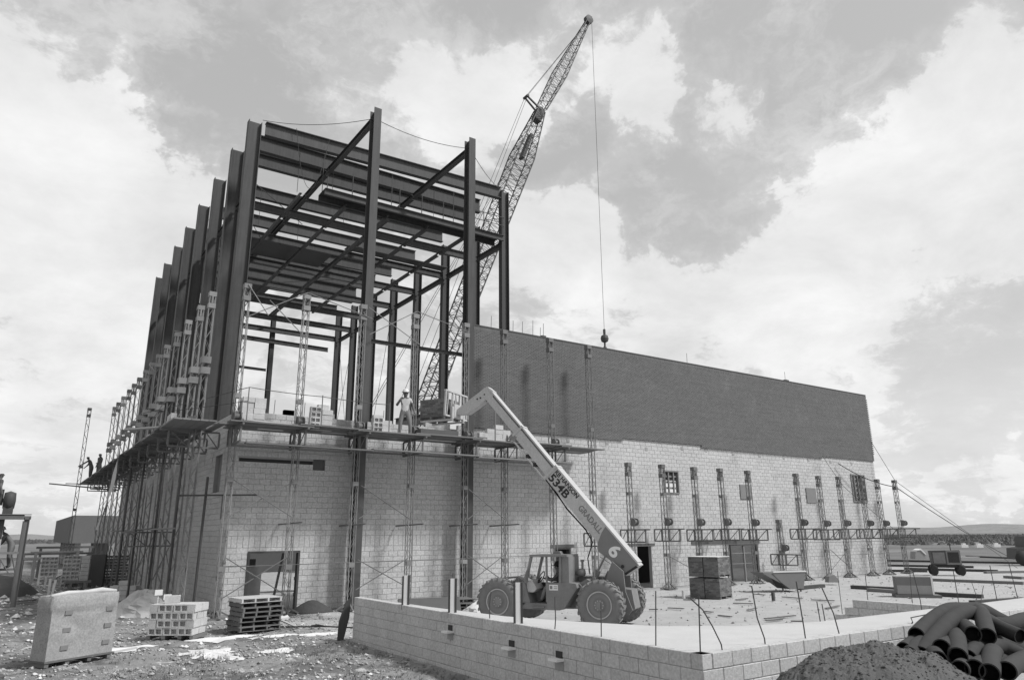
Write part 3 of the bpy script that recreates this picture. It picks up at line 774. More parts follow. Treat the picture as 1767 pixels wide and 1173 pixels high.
# ------------------------------------------------------------------ planks of the working platform
pm = {}
def plank(x0, x1, y0, y1, z, label, t=.045, tilt=0.0, yaw=0.0, m='plank', group='planks of the working platform'):
    L, w = round(max(x1-x0, y1-y0), 2), round(min(x1-x0, y1-y0), 2); alongx = (x1-x0) > (y1-y0)
    key = (L, w, t, m)
    if key not in pm:
        g = G(); g.box(0, L, -w/2, w/2, 0, t)
        g.box(-.004, .03, -w/2-.003, w/2+.003, -.003, t+.003)
        me = g.mesh('scaffold_plank'); me.materials.append(M[m]); pm[key] = me
    o = link('scaffold_plank', pm[key]); o['label'] = label; o['category'] = 'plank'; o['group'] = group
    if alongx: o.location = (x0, (y0+y1)/2, z); o.rotation_euler = (0, tilt, yaw)
    else: o.location = ((x0+x1)/2, y0, z); o.rotation_euler = (0, tilt, R(90)+yaw)
    return o
random.seed(11)
bays = list(zip(FX, FX[1:]))
for i, (a, b) in enumerate(bays):
    zb = 6.30 + (.05 if i % 2 else 0)
    if i == len(bays)-1: b = 22.0
    for k in range(5):
        y = 24.82 + k*.27
        ex = random.uniform(.25, .55)
        plank(a-ex, b+ex*.6, y, y+.25, zb + random.uniform(-.004, .004), f'platform plank of the {ORD[i]} front bay, {["outermost", "second from the outer edge", "middle one", "second from the mast", "nearest the mast"][k]}', tilt=random.uniform(-.008, .008))
    for k in range(2):
        y = 26.2 + k*.27
        plank(a-.2, b+.3, y, y+.25, zb-.02, f'inner plank of the {ORD[i]} front bay, {["by the mast", "against the wall"][k]}')
for i in range(3):
    a = 6.2 + i*4.6
    plank(a, a+4.8, 26.35, 26.6, 5.66-.0*i + .05*(i % 2), f'narrow ledger plank under the front platform, {ORD[i]} from the corner', group='ledger planks under the platform')
    plank(a+.1, a+4.7, 24.95, 25.2, 5.61 + .05*(i % 2), f'outer ledger plank on the lower bars of the front brackets, {ORD[i]} from the corner', group='ledger planks under the platform')
ly = [25.6]+LYS
for i, (a, b) in enumerate(zip(ly, ly[1:])):
    zb = 6.30 + (.05 if i % 2 else 0)
    if b > 56: b += 4.5
    for k in range(5):
        x = 4.05 + k*.27
        plank(x, x+.25, a-.3, b+.3, zb, f'left platform plank, {ORD[i]} bay from the corner, {["outermost", "second", "middle", "fourth", "innermost"][k]} board')
    plank(5.5, 5.75, a-.1, b+.2, zb-.02, f'inner plank by the left wall, {ORD[i]} bay from the corner')
plank(3.2, 6.6, 61.5, 61.75, 6.36, 'plank end sticking out left at the far end of the left platform')
o = plank(3.0, 6.9, 29.0, 29.25, 6.55, 'long pale plank laid slantwise across the platform corner, one end sticking out to the left', m='wood'); o.location = (3.35, 31.0, 6.55); o.rotation_euler = (0, 0, -math.atan2(5.0, 3.7)); o.scale = (1.55, 1, 1.2)
o = plank(6.2, 8.1, 25.2, 25.4, 6.42, 'short rounded plank lying on the corner of the front platform', m='wood'); o.rotation_euler = (0, 0, R(12))
# guard wire and its posts on the platform
for k, x in enumerate((6.25, 8.85, 11.5, 16.3, 21.8)):
    top = 7.5 if k != 3 else 7.65
    single('guard_post', G().tube((x, 25.0, 6.3), (x, 25.0, top), .02, 6), 'mast', f'thin guard post on the front platform edge, {ORD[k]} from the corner', 'guard post', base=(x, 25.0, 6.3))
rope('guard_wire', [(4.2, 34, 7.7), (6.25, 25.0, 7.52), (8.85, 25.0, 7.45), (11.5, 25.0, 7.4)], .013, 'guard wire stretched over the front platform from the left side to the third mast', cat='wire', sag=.03)
rope('guard_wire', [(4.3, 28, 6.95), (6.25, 25.0, 7.05)], .011, 'lower guard wire round the platform corner', cat='wire', sag=.02)
single('guard_post', G().path([(15.75, 25.2, 8.0), (16.45, 25.2, 8.0), (16.45, 25.2, 6.35)], .018, 6), 'mastlt', 'bent pale rod standing behind the forks of the telehandler', 'guard post', base=(16.45, 25.2, 6.35))
# tarpaulin strip hanging over the left platform edge
g = G(); n = 16
for i in range(n+1):
    t = i/n; c = Vector((3.98, 38.5+t*1.6, 6.5-t*3.6)); w = .12+.30*math.sin(math.pi*min(1, t*1.1))
    for s in (-1, -.3, .3, 1): g.v.append((c.x+.05*math.sin(t*9+s*2)-.35*t*t, c.y+s*w, c.z+.06*math.sin(t*7+s)))
for i in range(n):
    for k in range(3): q = i*4+k; g.f.append((q, q+1, q+5, q+4))
single('tarpaulin', g, 'cloth', 'pale tarpaulin strip hanging over the edge of the left platform', 'tarpaulin', smooth=True, base=(3.98, 38.5, 6.5))

# ------------------------------------------------------------------ loose blocks on the platform and the wall
def block_mesh(w=.39, h=.19, d=.19, m='looseblock'):
    g = G(); k = .006
    g.v = []; 
    for z, s in ((0, k), (k, 0), (h-k, 0), (h, k)):
        g.v += [(s, s, z), (w-s, s, z), (w-s, d-s, z), (s, d-s, z)]
    for j in range(3):
        for i in range(4): g.f.append((j*4+i, j*4+(i+1) % 4, j*4+4+(i+1) % 4, j*4+4+i))
    g.f += [(3, 2, 1, 0), (12, 13, 14, 15)]
    me = g.mesh('concrete_block'); me.materials.append(M[m]); return me
def hollow_mesh(w=.39, h=.19, d=.39):
    """two-core block lying with its cores facing -Y: w wide, h high, d deep"""
    g = G(); t = .032; m_ = w/2
    for a, b in ((0, t), (m_-t/2, m_+t/2), (w-t, w)): g.box(a, b, 0, d, 0, h)
    for a, b in ((t, m_-t/2), (m_+t/2, w-t)): g.box(a, b, 0, d, 0, t); g.box(a, b, 0, d, h-t, h)
    g.box(t, w-t, d*.55, d*.6, t, h-t)
    me = g.mesh('hollow_block'); me.materials.append(M['looseblock']); return me
BM, HM = block_mesh(), hollow_mesh(.39, .19, .19)
def blocks(spots, label, z0, rz=0, me=None, name='concrete_block', group=None, jit=.015):
    xs_ = sorted({s_[0] for s_ in spots}); ys_ = sorted({s_[1] for s_ in spots}); kn = ['bottom', 'second', 'third', 'fourth', 'top']
    for (x, y, k) in spots:
        km = max(s_[2] for s_ in spots if abs(s_[0]-x) < .01 and abs(s_[1]-y) < .01)
        col_ = '' if len(xs_) == 1 else f'{["left", "middle", "right", "far right"][xs_.index(x)] if len(xs_) != 2 else ["left", "right"][xs_.index(x)]} '
        dep = '' if len(ys_) == 1 else f'{["front", "rear", "rearmost"][ys_.index(y)]} '
        lab_ = f'{"top" if k == km else kn[k]} block of the {dep}{col_}pile, {label}'
        o = link(name, me or BM, None, (x+random.uniform(-jit, jit), y+random.uniform(-jit, jit), z0+k*.192)); o.rotation_euler = (0, 0, rz+random.uniform(-.03, .03))
        o['label'] = lab_; o['category'] = 'concrete block'; o['group'] = group or label
zp = 6.35
blocks([(6.25+.4*i, y, k) for i in range(2) for y in (25.65, 25.9) for k in range(5) if not (i == 1 and k == 4 and y > 25.7)], 'near corner of the platform', zp, group='blocks stacked at the platform corner')
blocks([(8.55, 25.3, k) for k in range(4)], 'cores showing, beside the second mast', zp, me=HM, name='hollow_block', group='two-core blocks by the second mast')
blocks([(8.75+.4*i, 25.75, k) for i in range(2) for k in range(4)] + [(9.0, 25.8, 4)], 'right of the second front mast', zp, group='blocks right of the second mast')
blocks([(11.0, 25.3, k) for k in range(3)], 'cores showing, by the steel column', zp, me=HM, name='hollow_block', group='two-core blocks by the steel column')
blocks([(11.2+.4*i, 25.8, k) for i in range(2) for k in range(4 if i == 0 else 3)], 'right of the first steel column', zp, group='blocks by the steel column')
blocks([(16.3+.4*i, 25.6, k) for i in range(3) for k in range((3, 4, 3)[i])] + [(15.9, 25.6, 0), (15.9, 25.6, 1)], 'under the telehandler head', zp, group='blocks under the telehandler head')
blocks([(4.6, y, k) for y in (28.2, 28.45, 28.7) for k in range(3)], 'left platform near the corner', zp, rz=R(90), group='blocks on the left platform near the corner')
blocks([(4.6, y, k) for y in (33.2, 33.45, 35.0) for k in range(2)], 'further along the left platform', zp, rz=R(90), group='blocks further along the left platform')
g = G(); g.isec((12.9, 27.4, 7.1), (16.2, 27.6, 7.9), (0, 0, 1), .45, .25); single('steel_beam', g, 'steel_dark', 'loose dark steel beam propped on the wall top behind the brick load', 'steel beam', base=(12.9, 27.4, 7.0))
single('mortar_board', G().box(12.9, 14.6, 25.1, 25.6, 6.4, 6.62), 'plywood', 'dark mortar board lying on the platform under the brick load', 'mortar board', base=(13.7, 25.3, 6.4))

# ------------------------------------------------------------------ low block wall and its sand fill
LWL = thing('low_block_wall', 'low rough concrete block wall in the foreground, turning a corner towards the camera', 'block wall', (7.76, 6.96, 0))
g = G(); g.box(7.772, 7.95, 6.98, 18.6, -.3, 1.035); lwa = part('wall_leg_left', g, 'face_mortar', LWL, world=True)
g = G(); g.box(7.951, 27, 6.972, 7.15, -.3, 1.035); lwb = part('wall_leg_right', g, 'face_mortar', LWL, world=True)
J2 = .004
n_ = 0
cand = [('a', q) for q in rects(6.96, 18.6, -.15, 1.05, .4, .2)] + [('b', q) for q in rects(7.76, 27, -.15, 1.05, .4, .2)]
def vis(c):
    s, (a, b, z, z2) = c; u = (a+b)/2; p = (7.76, u) if s == 'a' else (u, 6.96)
    hid = (s == 'b' and u > 12.5 and z < .6) or (s == 'b' and 8.6 < u < 12.3 and z < .4) or u > 18.7
    return math.hypot(*p) + (100 if hid else 0)
cand.sort(key=vis)
random.seed(21); LP = LWL.location; rest = G()
for s, (a, b, c, d) in cand:
    top = d > 1.04; e = random.uniform(-.004, .004)
    if n_ < 298:
        w, h = round(b-a, 3), round(d-c, 3); dd = .185
        def mk(g, w=w, h=h, s=s):
            f = (lambda u, v, q: (q, u, v)) if s == 'a' else (lambda u, v, q: (u, q, v))
            face5(g, J2, w-J2, J2, h-J2, 0, .02, f, .008)
            if top: g.add([f(J2, h-J2, .02), f(w-J2, h-J2, .02), f(w-J2, h-J2, .186), f(J2, h-J2, .186)], [(0, 1, 2, 3)])
        me = unit('block', ('l', s, w, h, top), mk)
        if not me.materials: me.materials.append(M['lowblock'])
        loc = (e, a-LP.y, c) if s == 'a' else (a-LP.x, e, c)
        o = link('block', me, lwa if s == 'a' else lwb, loc); n_ += 1
    else: face5(rest, a+J2, b-J2, c+J2, d-J2, e, .02, (lambda u, v, q: (7.76+q, u, v)) if s == 'a' else (lambda u, v, q: (u, 6.96+q, v)))
part('block_courses', rest, 'lowblock', LWL, world=True, kind='stuff')
for k, (y, z) in enumerate(((13.55, .68), (11.35, .62), (9.98, .60))):
    o = part('drain_stub', G().box(7.60, 7.762, y-.12, y+.12, z, z+.035), 'white', LWL, world=True)
    part('drain_hole_shade', G().box(7.745, 7.7595, y-.07, y+.09, z+.04, z+.14), 'hole', LWL, world=True)  # thin dark plate, the hole's shade is in its colour
    part('dark_stub_patch', G().box(7.752, 7.7555, y-.1, y+.13, z-.14, z-.002), 'mortar', LWL, world=True)  # flat patch below the stub, darker than the blocks
# sand fill behind the low wall
g = G(); FP = [(7.951, 18.5), (8.05, 16.4), (8.12, 15.0), (8.55, 12.6), (8.95, 11.1), (9.8, 9.75), (11.0, 8.9), (12.8, 8.4), (15.5, 8.3), (18.8, 8.3), (27, 8.3)]
IN = [(7.951, 18.5), (7.951, 16.4), (7.951, 15.0), (7.951, 12.6), (7.951, 11.1), (7.951, 9.75), (7.951, 7.6), (7.951, 7.152), (15.5, 7.152), (18.8, 7.152), (27, 7.152)]
for (x, y), (a, b) in zip(FP, IN):
    for t in (0, .12, .3, .5, .7, .85, 1): g.v.append((a+(x-a)*t, b+(y-b)*t, 1.03 + (.012*math.sin(x*5+t*7)*(1 if 0 < t < 1 else 0)) - (.03 if t == 1 else 0)))
    nx_, ny_ = (.9, .5) if x < 9 else (.4, .9)
    g.v.append((x+nx_*.35, y+ny_*.35, .75)); g.v.append((x+nx_*1.3, y+ny_*1.3, -.1))
for i in range(len(FP)-1):
    for k in range(8): q = i*9+k; g.f.append((q, q+9, q+10, q+1))
struct('sand_fill', g, 'sand', smooth=True)
# bars and steel channels standing in the low wall
def rb(pts, label, r=.010, m='rebar'): single('reinforcing_bar', G().path([Vector(p) for p in pts], r, 6), m, label, 'reinforcing bar', base=tuple(pts[0]))
rb([(7.86, 12.25, .9), (7.86, 12.25, 1.3), (7.86, 12.2, 1.53)], 'thin bar in the low wall left of the right steel channel')
rb([(7.86, 10.25, .9), (7.86, 10.2, 1.2), (7.87, 10.22, 1.56)], 'thin upright bar in the low wall in front of the telehandler step')
rb([(7.86, 9.06, .9), (7.86, 9.03, 1.54)], 'thin upright bar in the low wall in front of the telehandler rear wheel')
rb([(7.86, 7.9, .9), (7.86, 7.83, 1.78)], 'tall straight bar in the low wall left of the corner')
rb([(7.87, 7.09, .9), (7.87, 7.04, 1.79)], 'tall straight bar at the corner of the low wall')
rb([(8.3, 7.06, .9), (8.27, 7.06, 1.12), (8.12, 7.06, 1.36), (7.95, 7.06, 1.58), (7.72, 7.06, 1.74)], 'bent bar leaning left just right of the low wall corner')
rb([(9.21, 7.06, .9), (9.2, 7.06, 1.12), (9.08, 7.06, 1.4), (9.02, 7.06, 1.84)], 'slightly bent bar in the right leg of the low wall')
rb([(10.17, 7.06, .9), (10.15, 7.06, 1.2), (10.08, 7.06, 1.86)], 'leaning bar before the hopper, right leg of the low wall')
rb([(11.08, 7.06, .9), (10.95, 7.06, 1.35), (10.72, 7.06, 1.74)], 'bar leaning left, rooted left of the pipe heap')
rb([(12.6, 8.4, .9), (12.55, 8.4, 1.35)], 'short bar stub standing in the sand fill'); rb([(12.75, 8.4, .9), (12.7, 8.4, 1.3)], 'second short bar stub in the sand fill')
for i, (px, py, qx, qy, Y) in enumerate(((1588, 1035, 1575, 985, 9.5), (1655, 1042, 1645, 985, 9.5), (1722, 1042, 1708, 975, 9.5), (1758, 1040, 1741, 972, 9.5), (1497, 1030, 1493, 990, 12), (1573, 1028, 1570, 985, 12), (1448, 1012, 1445, 985, 14), (1684, 1025, 1677, 1005, 14), (1692, 1040, 1697, 1010, 12))):
    a, b = ray(px, py), ray(qx, qy); a = a*(Y/a.y); b = b*(Y/b.y); a.z += CZ; b.z += CZ
    base_ = Vector((a.x+(a.x-b.x)*(a.z+.05)/max(b.z-a.z, .05)*0.0, a.y, -.05))
    rb([base_, a, b], f'reinforcing bar standing in the yard behind the pipe heap, {ORD[i]} of the scattered ones')
rb([(13.2, 7.1, .95), (13.15, 7.0, 1.08), (13.3, 7.1, 1.13), (14.2, 7.1, 1.16)], 'bar hooked flat along the wall top left of the pipe heap')
rb([(14.3, 7.1, .95), (14.28, 7.0, 1.1), (14.5, 7.1, 1.15), (15.4, 7.1, 1.17)], 'second hooked bar along the wall top by the pipe heap')
for k, (y, z1, lab) in enumerate(((15.83, 1.69, 'left'), (13.67, 1.71, 'middle'), (11.3, 1.74, 'right'))):
    t = thing('channel_post', f'{lab} of the three white-webbed steel channel posts standing on the low wall', 'channel post', (7.86, y, 1.0), R(55), 'channel posts on the low wall')
    part('flange', G().box(-.06, .06, -.085, -.045, -.05, z1-1.0), 'steel_dark', t); part('flange', G().box(-.06, .06, .045, .085, -.05, z1-1.02), 'steel_dark', t)
    part('web', G().box(-.055, -.035, -.044, .044, -.05, z1-1.0), 'white', t)  # web coloured white between the dark flanges
    part('tie_rod', G().tube((0, 0, z1-1.03), (.01, 0, z1-.9), .008, 5), 'rebar', t)
# stepped block wall beyond the fill
ST = thing('stepped_block_wall', 'low stepped end of a block wall in the yard behind the pipe heap', 'block wall', (18.9, 9, 0))
g = G(); g.box(18.912, 19.1, 6.5, 11.5, -.1, .84); sb = part('wall_core', g, 'face_mortar', ST, world=True)
for k in range(5):
    y1 = 11.6 + (.0, .25, .55, .95, 1.2)[k]; z1 = .85-.2*k
    y = y1; 
    while y > 6.6:
        g = G(); face5(g, y-.4+J2, y-J2, z1-.2+J2, z1-J2, random.uniform(-.004, .004), .2, lambda u, v, e: (18.9+e, u, v), .008)
        part('block', g, 'lowblock', sb, world=True); y -= .4
# ------------------------------------------------------------------ telehandler
HD = math.atan2(.86073, -.50906)
TO = Vector((14.013, 16.105, 0)) - Vector((-.86073, -.50906, 0))*.9
TH = thing('telehandler', 'rough terrain telehandler lifting a load of bricks to the platform with its long pale boom', 'telehandler', TO, HD)
def tp(name, g, m, parent=TH, smooth=False, kind=None): return part(name, g, m, parent, smooth, kind=kind)
SP = lambda a, b, e: (a, e, b)          # profile (s, z), extruded along t
def wheel(s, t, z=.68, r=.68, w=.44, steer=0.0):
    o = D.objects.new('wheel', None); COL.objects.link(o); o.parent = TH; o.location = (s, t, z); o.rotation_euler = (0, 0, steer)
    g = G(); h = w/2
    g.lathe([(.36, -h*.75), (.46, -h), (.60, -h*.95), (.645, -h*.7), (.65, 0), (.645, h*.7), (.60, h*.95), (.46, h), (.36, h*.75), (.36, -h*.75)], 40, (0, 0, 0), 'y')
    tp('tyre', g, 'tyre', o, True)
    lug = G(); N = 22
    for k in range(N):
        for sd in (-1, 1):
            a0 = 2*math.pi*(k+(.5 if sd > 0 else 0))/N; a1 = a0+.16
            def P(a, rr_, y): return (rr_*math.cos(a), y, rr_*math.sin(a))
            vs = []
            for a, y in ((a1, sd*.02), (a0, sd*h*1.0)):
                for da in (0, .085):
                    for rr_ in (.60, r): vs.append(P(a+da, rr_ if abs(y) < .1 else rr_-.015, y))
            lug.add(vs, [(0, 1, 3, 2), (4, 6, 7, 5), (0, 4, 5, 1), (2, 3, 7, 6), (1, 5, 7, 3)])
    tp('tread', lug, 'tyre', o, kind='stuff')
    for sd in (-1, 1):
        g = G(); g.lathe([(.35, sd*h*.72), (.33, sd*h*.5), (.16, sd*h*.42), (.15, sd*h*.75), (.05, sd*h*.8), (.001, sd*h*.8)], 28, (0, 0, 0), 'y')
        tp('rim', g, 'rim', o, True)
        g = G(); g.lathe([(.335, sd*h*.74), (.36, sd*h*.80), (.375, sd*h*.74)], 32, (0, 0, 0), 'y'); tp('rim_edge', g, 'rimlt', o, True)
        g = G()
        for k in range(10): a = k*.6283; g.tube((.12*math.cos(a), sd*h*.42, .12*math.sin(a)), (.12*math.cos(a), sd*h*.84, .12*math.sin(a)), .016, 6)
        tp('wheel_nuts', g, 'rimlt', o)
    return o
wheel(0, .9); wheel(0, -1.25); wheel(3.14, .88); wheel(3.14, -1.25)
for s in (0, 3.14): tp('axle', G().tube((s, -1.1, .68), (s, .8, .68), .13, 12).tube((s, -.25, .68), (s, .1, .68), .24, 12), 'pedestal')
tp('chassis', G().prism([(2.95, .62), (2.8, .98), (.55, 1.0), (-.25, .85), (-.35, .6), (.4, .5), (2.6, .46)], -.62, .28, SP), 'machine')
# cab body
tp('cab_floor', G().prism([(2.5, .5), (2.32, .66), (1.25, .66), (1.25, .49)], .2, .86, SP), 'machine')
tp('cab_side_panel', G().prism([(1.63, .66), (1.63, 1.22), (.93, 1.24), (.74, 1.22), (.70, 1.1), (1.1, .55), (1.25, .49), (1.63, .49)], .2, .88, SP), 'machine')
tp('front_cowl', G().prism([(2.6, .66), (2.17, .66), (2.32, 1.10), (2.33, 1.22), (2.45, 1.24), (2.75, 1.08), (2.82, .75)], -.3, .84, SP), 'machine')
tp('front_mudguard', G().prism([(3.75, 1.02), (3.5, 1.30), (2.85, 1.36), (2.55, 1.2), (2.55, 1.15), (2.86, 1.31), (3.48, 1.25), (3.7, 1.0)], -.3, .30, SP), 'machine')
def post(a, b, t, w=.07): return G().bar((a[0], t, a[1]), (b[0], t, b[1]), w, w, (0, 1, 0))
for t in (.84, -.02):
    tp('cab_post', post((2.31, 1.22), (2.12, 1.95), t), 'machine'); tp('cab_post', post((1.64, .70) if t > 0 else (1.64, 1.0), (1.64, 1.95), t, .05), 'machine')
    tp('cab_post', post((1.22, 1.22), (1.2, 1.95), t), 'machine')
tp('cab_roof', G().box(.98, 2.16, -.08, .90, 1.95, 2.01), 'machine')
tp('rear_panel', G().box(.95, 1.2, -.02, .84, 1.23, 1.95), 'machine')
tp('roof_beacon', G().prism([(1.3, 2.01), (1.62, 2.01), (1.5, 2.10), (1.36, 2.10)], .3, .5, SP), 'pedestal')
tp('door_rail', G().path([(2.25, .9, 1.28), (2.32, .93, 1.34), (2.22, .93, 1.58), (2.14, .93, 1.56), (2.16, .93, 1.36)], .016, 6), 'machine')
tp('seat', G().prism([(1.75, .95), (1.25, .95), (1.22, 1.5), (1.32, 1.5), (1.38, 1.08), (1.75, 1.08)], .25, .66, SP), 'black')
g = G(); g.v = []; g.path([(1.98+.0+.17*math.cos(a)*.45, .42+.17*math.sin(a), 1.36-.17*math.cos(a)*.9) for a in [k*math.pi/8 for k in range(17)]], .015, 6, cap=False)
g.tube((2.2, .42, 1.05), (1.98, .42, 1.36), .022, 6); tp('steering_wheel', g, 'black')
tp('console', G().prism([(2.32, .95), (2.32, 1.22), (2.15, 1.3), (2.0, 1.05), (2.1, .95)], .2, .75, SP), 'boom')
tp('cab_shade_panel', G().box(1.66, 2.2, .15, .2, .67, 1.2), 'black')  # black sheet standing for the shade inside the cab
tp('step', G().box(1.7, 2.1, .84, .95, .55, .58), 'pedestal')
tp('number_plate', G().box(1.28, 1.55, .881, .887, 1.03, 1.18), 'white')
tp('plate_mark', G().box(1.45, 1.53, .8875, .89, 1.06, 1.15).box(1.30, 1.41, .8875, .89, 1.07, 1.09).box(1.30, 1.41, .8875, .89, 1.12, 1.14), 'cyl')
# engine
tp('engine_hood', G().prism([(.93, 1.0), (.93, 1.38), (.22, 1.38), (.1, 1.2), (.1, .95)], -.62, .1, SP), 'machine')
tp('hood_side', G().prism([(.93, .9), (.93, 1.22), (.72, 1.22), (.5, 1.34), (.42, 1.3), (.55, .95)], .1, .62, SP), 'machine')
tp('air_cleaner', G().lathe([(.001, -.12), (.10, -.10), (.12, 0), (.10, .10), (.001, .12)], 14, (.78, .25, 1.5), 'x').tube((.66, .25, 1.48), (.92, .25, 1.48), .06, 10), 'cyl', smooth=True)
tp('exhaust_stack', G().tube((.74, .25, 1.55), (.74, .25, 1.84), .035, 8).tube((.74, .25, 1.80), (.74, .25, 1.86), .055, 8), 'cyl')
tp('hose', G().path([(.72, .64, 1.2), (.62, .72, 1.15), (.68, .75, .95), (.6, .75, .8), (.7, .72, .68)], .022, 6), 'cyl')
tp('hydraulic_valve', G().box(.45, .7, .4, .6, .68, .9).tube((.6, .6, .72), (.6, .72, .72), .06, 8), 'rim')
tp('engine_shade_box', G().box(.3, .95, .05, .12, .55, 1.0), 'black')  # solid box, coloured black for the shade of the engine bay
# boom pedestal and its cylinders
for t0, t1 in ((.30, .36), (-.36, -.30)):
    tp('pedestal_plate', G().prism([(-.20, 1.82), (-.52, 1.55), (-.56, 1.0), (-.74, .52), (-.62, .38), (-.28, .34), (-.1, 1.0), (.03, 1.2), (-.06, 1.5)], t0, t1, SP), 'pedestal')
tp('rear_counterweight', G().prism([(-.25, .5), (-.25, 1.1), (-.72, 1.05), (-.80, .55), (-.6, .45)], -.296, .296, SP), 'machine')
for t, a, b, c in ((.24, (.50, 1.10), (.26, 1.56), (.02, 1.98)), (-.05, (.22, 1.12), (.0, 1.5), (-.17, 1.80)), (.40, (.42, 1.05), (.34, 1.38), (.3, 2.0))):
    tp('lift_cylinder', G().tube((a[0], t, a[1]), (b[0], t, b[1]), .085 if t < .4 else .06, 10), 'cyl'); tp('cylinder_rod', G().tube((b[0], t, b[1]), (c[0], t, c[1]), .028, 8), 'pedestal')
# boom: base box, two telescoping boxes, gooseneck head
BU = Vector((.652, .757)); BP = Vector((.757, -.652))
def bprof(top0, top1, depth): a, b = Vector(top0), Vector(top1); return [a, b, b+BP*depth, a+BP*depth]
TA, TB, TC, TD = Vector((-.90, 1.78)), Vector((1.51, 4.58)), Vector((2.66, 5.915)), Vector((3.90, 7.33))
tp('boom_base', G().prism([(-.96, 1.71), TB, TB+BP*.48, (.27, 2.34), (.26, 2.09), (-.10, 1.84), (-.40, 1.46), (-.56, 1.42)], -.22, .22, SP), 'boom')
tp('boom_base_skirt', G().prism([(-.93, 1.72), (.0, 2.79), (.12, 2.62), (.25, 2.33), (.25, 2.10), (-.11, 1.85), (-.40, 1.47), (-.56, 1.43)], .221, .232, SP), 'pedestal')
tp('pivot_slot', G().prism([(-.93, 1.66), (-.56, 1.45), (-.52, 1.49), (-.86, 1.70)], .233, .24, SP), 'black')
tp('pivot_pin', G().tube((-.48, .22, 1.68), (-.48, .27, 1.68), .045, 12), 'black')
tp('boom_top_plate', G().prism([TA+BP*-.03, TB+BP*-.03+BU*.0, TB+BP*.015, TA+BP*.015], -.235, .235, SP), 'boomtop')
tp('boom_collar', G().prism([TB-BU*.02+BP*-.04, TB+BU*.07+BP*-.04, TB+BU*.07+BP*.52, TB-BU*.02+BP*.52], -.245, .245, SP), 'boom')
for nm, A, B_, dp, hw in (('boom_middle_section', TB, TC, .41, .185), ('boom_inner_section', TC, TD, .34, .15)):
    A2 = A + BP*.02
    tp(nm, G().prism([A2+BP*.10, B_+BP*.10, B_+BP*dp, A2+BP*dp], -hw, hw, SP), 'boom')
    tp('boom_slot', G().prism([A2+BP*.045, B_+BP*.045, B_+BP*.10, A2+BP*.10], -hw+.04, hw-.04, SP), 'pedestal')
    tp('boom_top_plate', G().prism([A2, B_, B_+BP*.045, A2+BP*.045], -hw-.01, hw+.01, SP), 'boomtop')
tp('boom_collar', G().prism([TC-BU*.02+BP*-.02, TC+BU*.05+BP*-.02, TC+BU*.05+BP*.44, TC-BU*.02+BP*.44], -.205, .205, SP), 'boom')
tp('gooseneck', G().prism([(3.74, 7.20), (3.94, 7.36), (4.02, 7.34), (5.13, 6.66), (5.16, 6.56), (5.05, 6.50), (4.70, 6.50), (4.34, 6.70), (3.98, 6.94), (3.90, 6.88), (3.74, 6.92)], -.14, .14, SP), 'boom')
for s_, z_ in ((4.05, 7.1), (4.2, 7.0), (4.32, 6.97)): tp('pin', G().tube((s_, .14, z_), (s_, .155, z_), .028, 8), 'black')
tp('wear_pad', G().prism([(3.86, 6.95), (4.0, 6.90), (3.98, 6.86), (3.84, 6.90)], -.12, .146, SP), 'black')
tp('extension_rod', G().tube((1.93, .16, 4.24), (3.05, .16, 5.58), .022, 8), 'chrome'); tp('extension_rod', G().tube((2.0, .05, 4.24), (3.1, .05, 5.56), .016, 8), 'chrome')
for a in ((2.5, 4.98), (2.25, 4.70)): tp('rod_clamp', G().box(a[0]-.05, a[0]+.05, .0, .19, a[1]-.06, a[1]+.06), 'black')
tp('rod_bracket', G().prism([(2.95, 5.45), (3.15, 5.62), (3.05, 5.72), (2.85, 5.6)], -.15, .19, SP), 'rim')
for k_ in (0, 1): tp('boom_hose', G().path([(1.9-.1*k_, .12+.05*k_, 4.22), (1.2, .16+.05*k_, 3.32), (.62, .20+.04*k_, 2.72), (.40, .26, 2.35), (.55, .30, 1.9), (.50, .30, 1.45)], .018, 6), 'pipein')
# fork carriage with its load guard
cw_ = .72
for t in (-cw_, -cw_/3, cw_/3, cw_): tp('guard_upright', G().bar((5.24, t, 6.42), (5.2, t, 7.26), .06, .05, (0, 1, 0)), 'boom')
for z, w in ((7.26, .08), (6.42, .07)): tp('guard_crossbar', G().bar((5.21, -cw_-.03, z), (5.21, cw_+.03, z), w, .05), 'boom')
for t in (-.6, -.36, -.1, .12, .36, .6): tp('guard_bar', G().bar((5.23, t, 6.46), (5.21, t+(.1 if t < 0 else -.1), 7.22), .03, .03, (0, 1, 0)), 'boom')
tp('carriage', G().box(5.10, 5.22, -.3, .3, 6.40, 6.85), 'boom')
for t in (.38, -.38): tp('fork', G().box(5.12, 6.35, t-.06, t+.06, 6.29, 6.34).box(5.1, 5.16, t-.06, t+.06, 6.341, 6.75), 'boom')
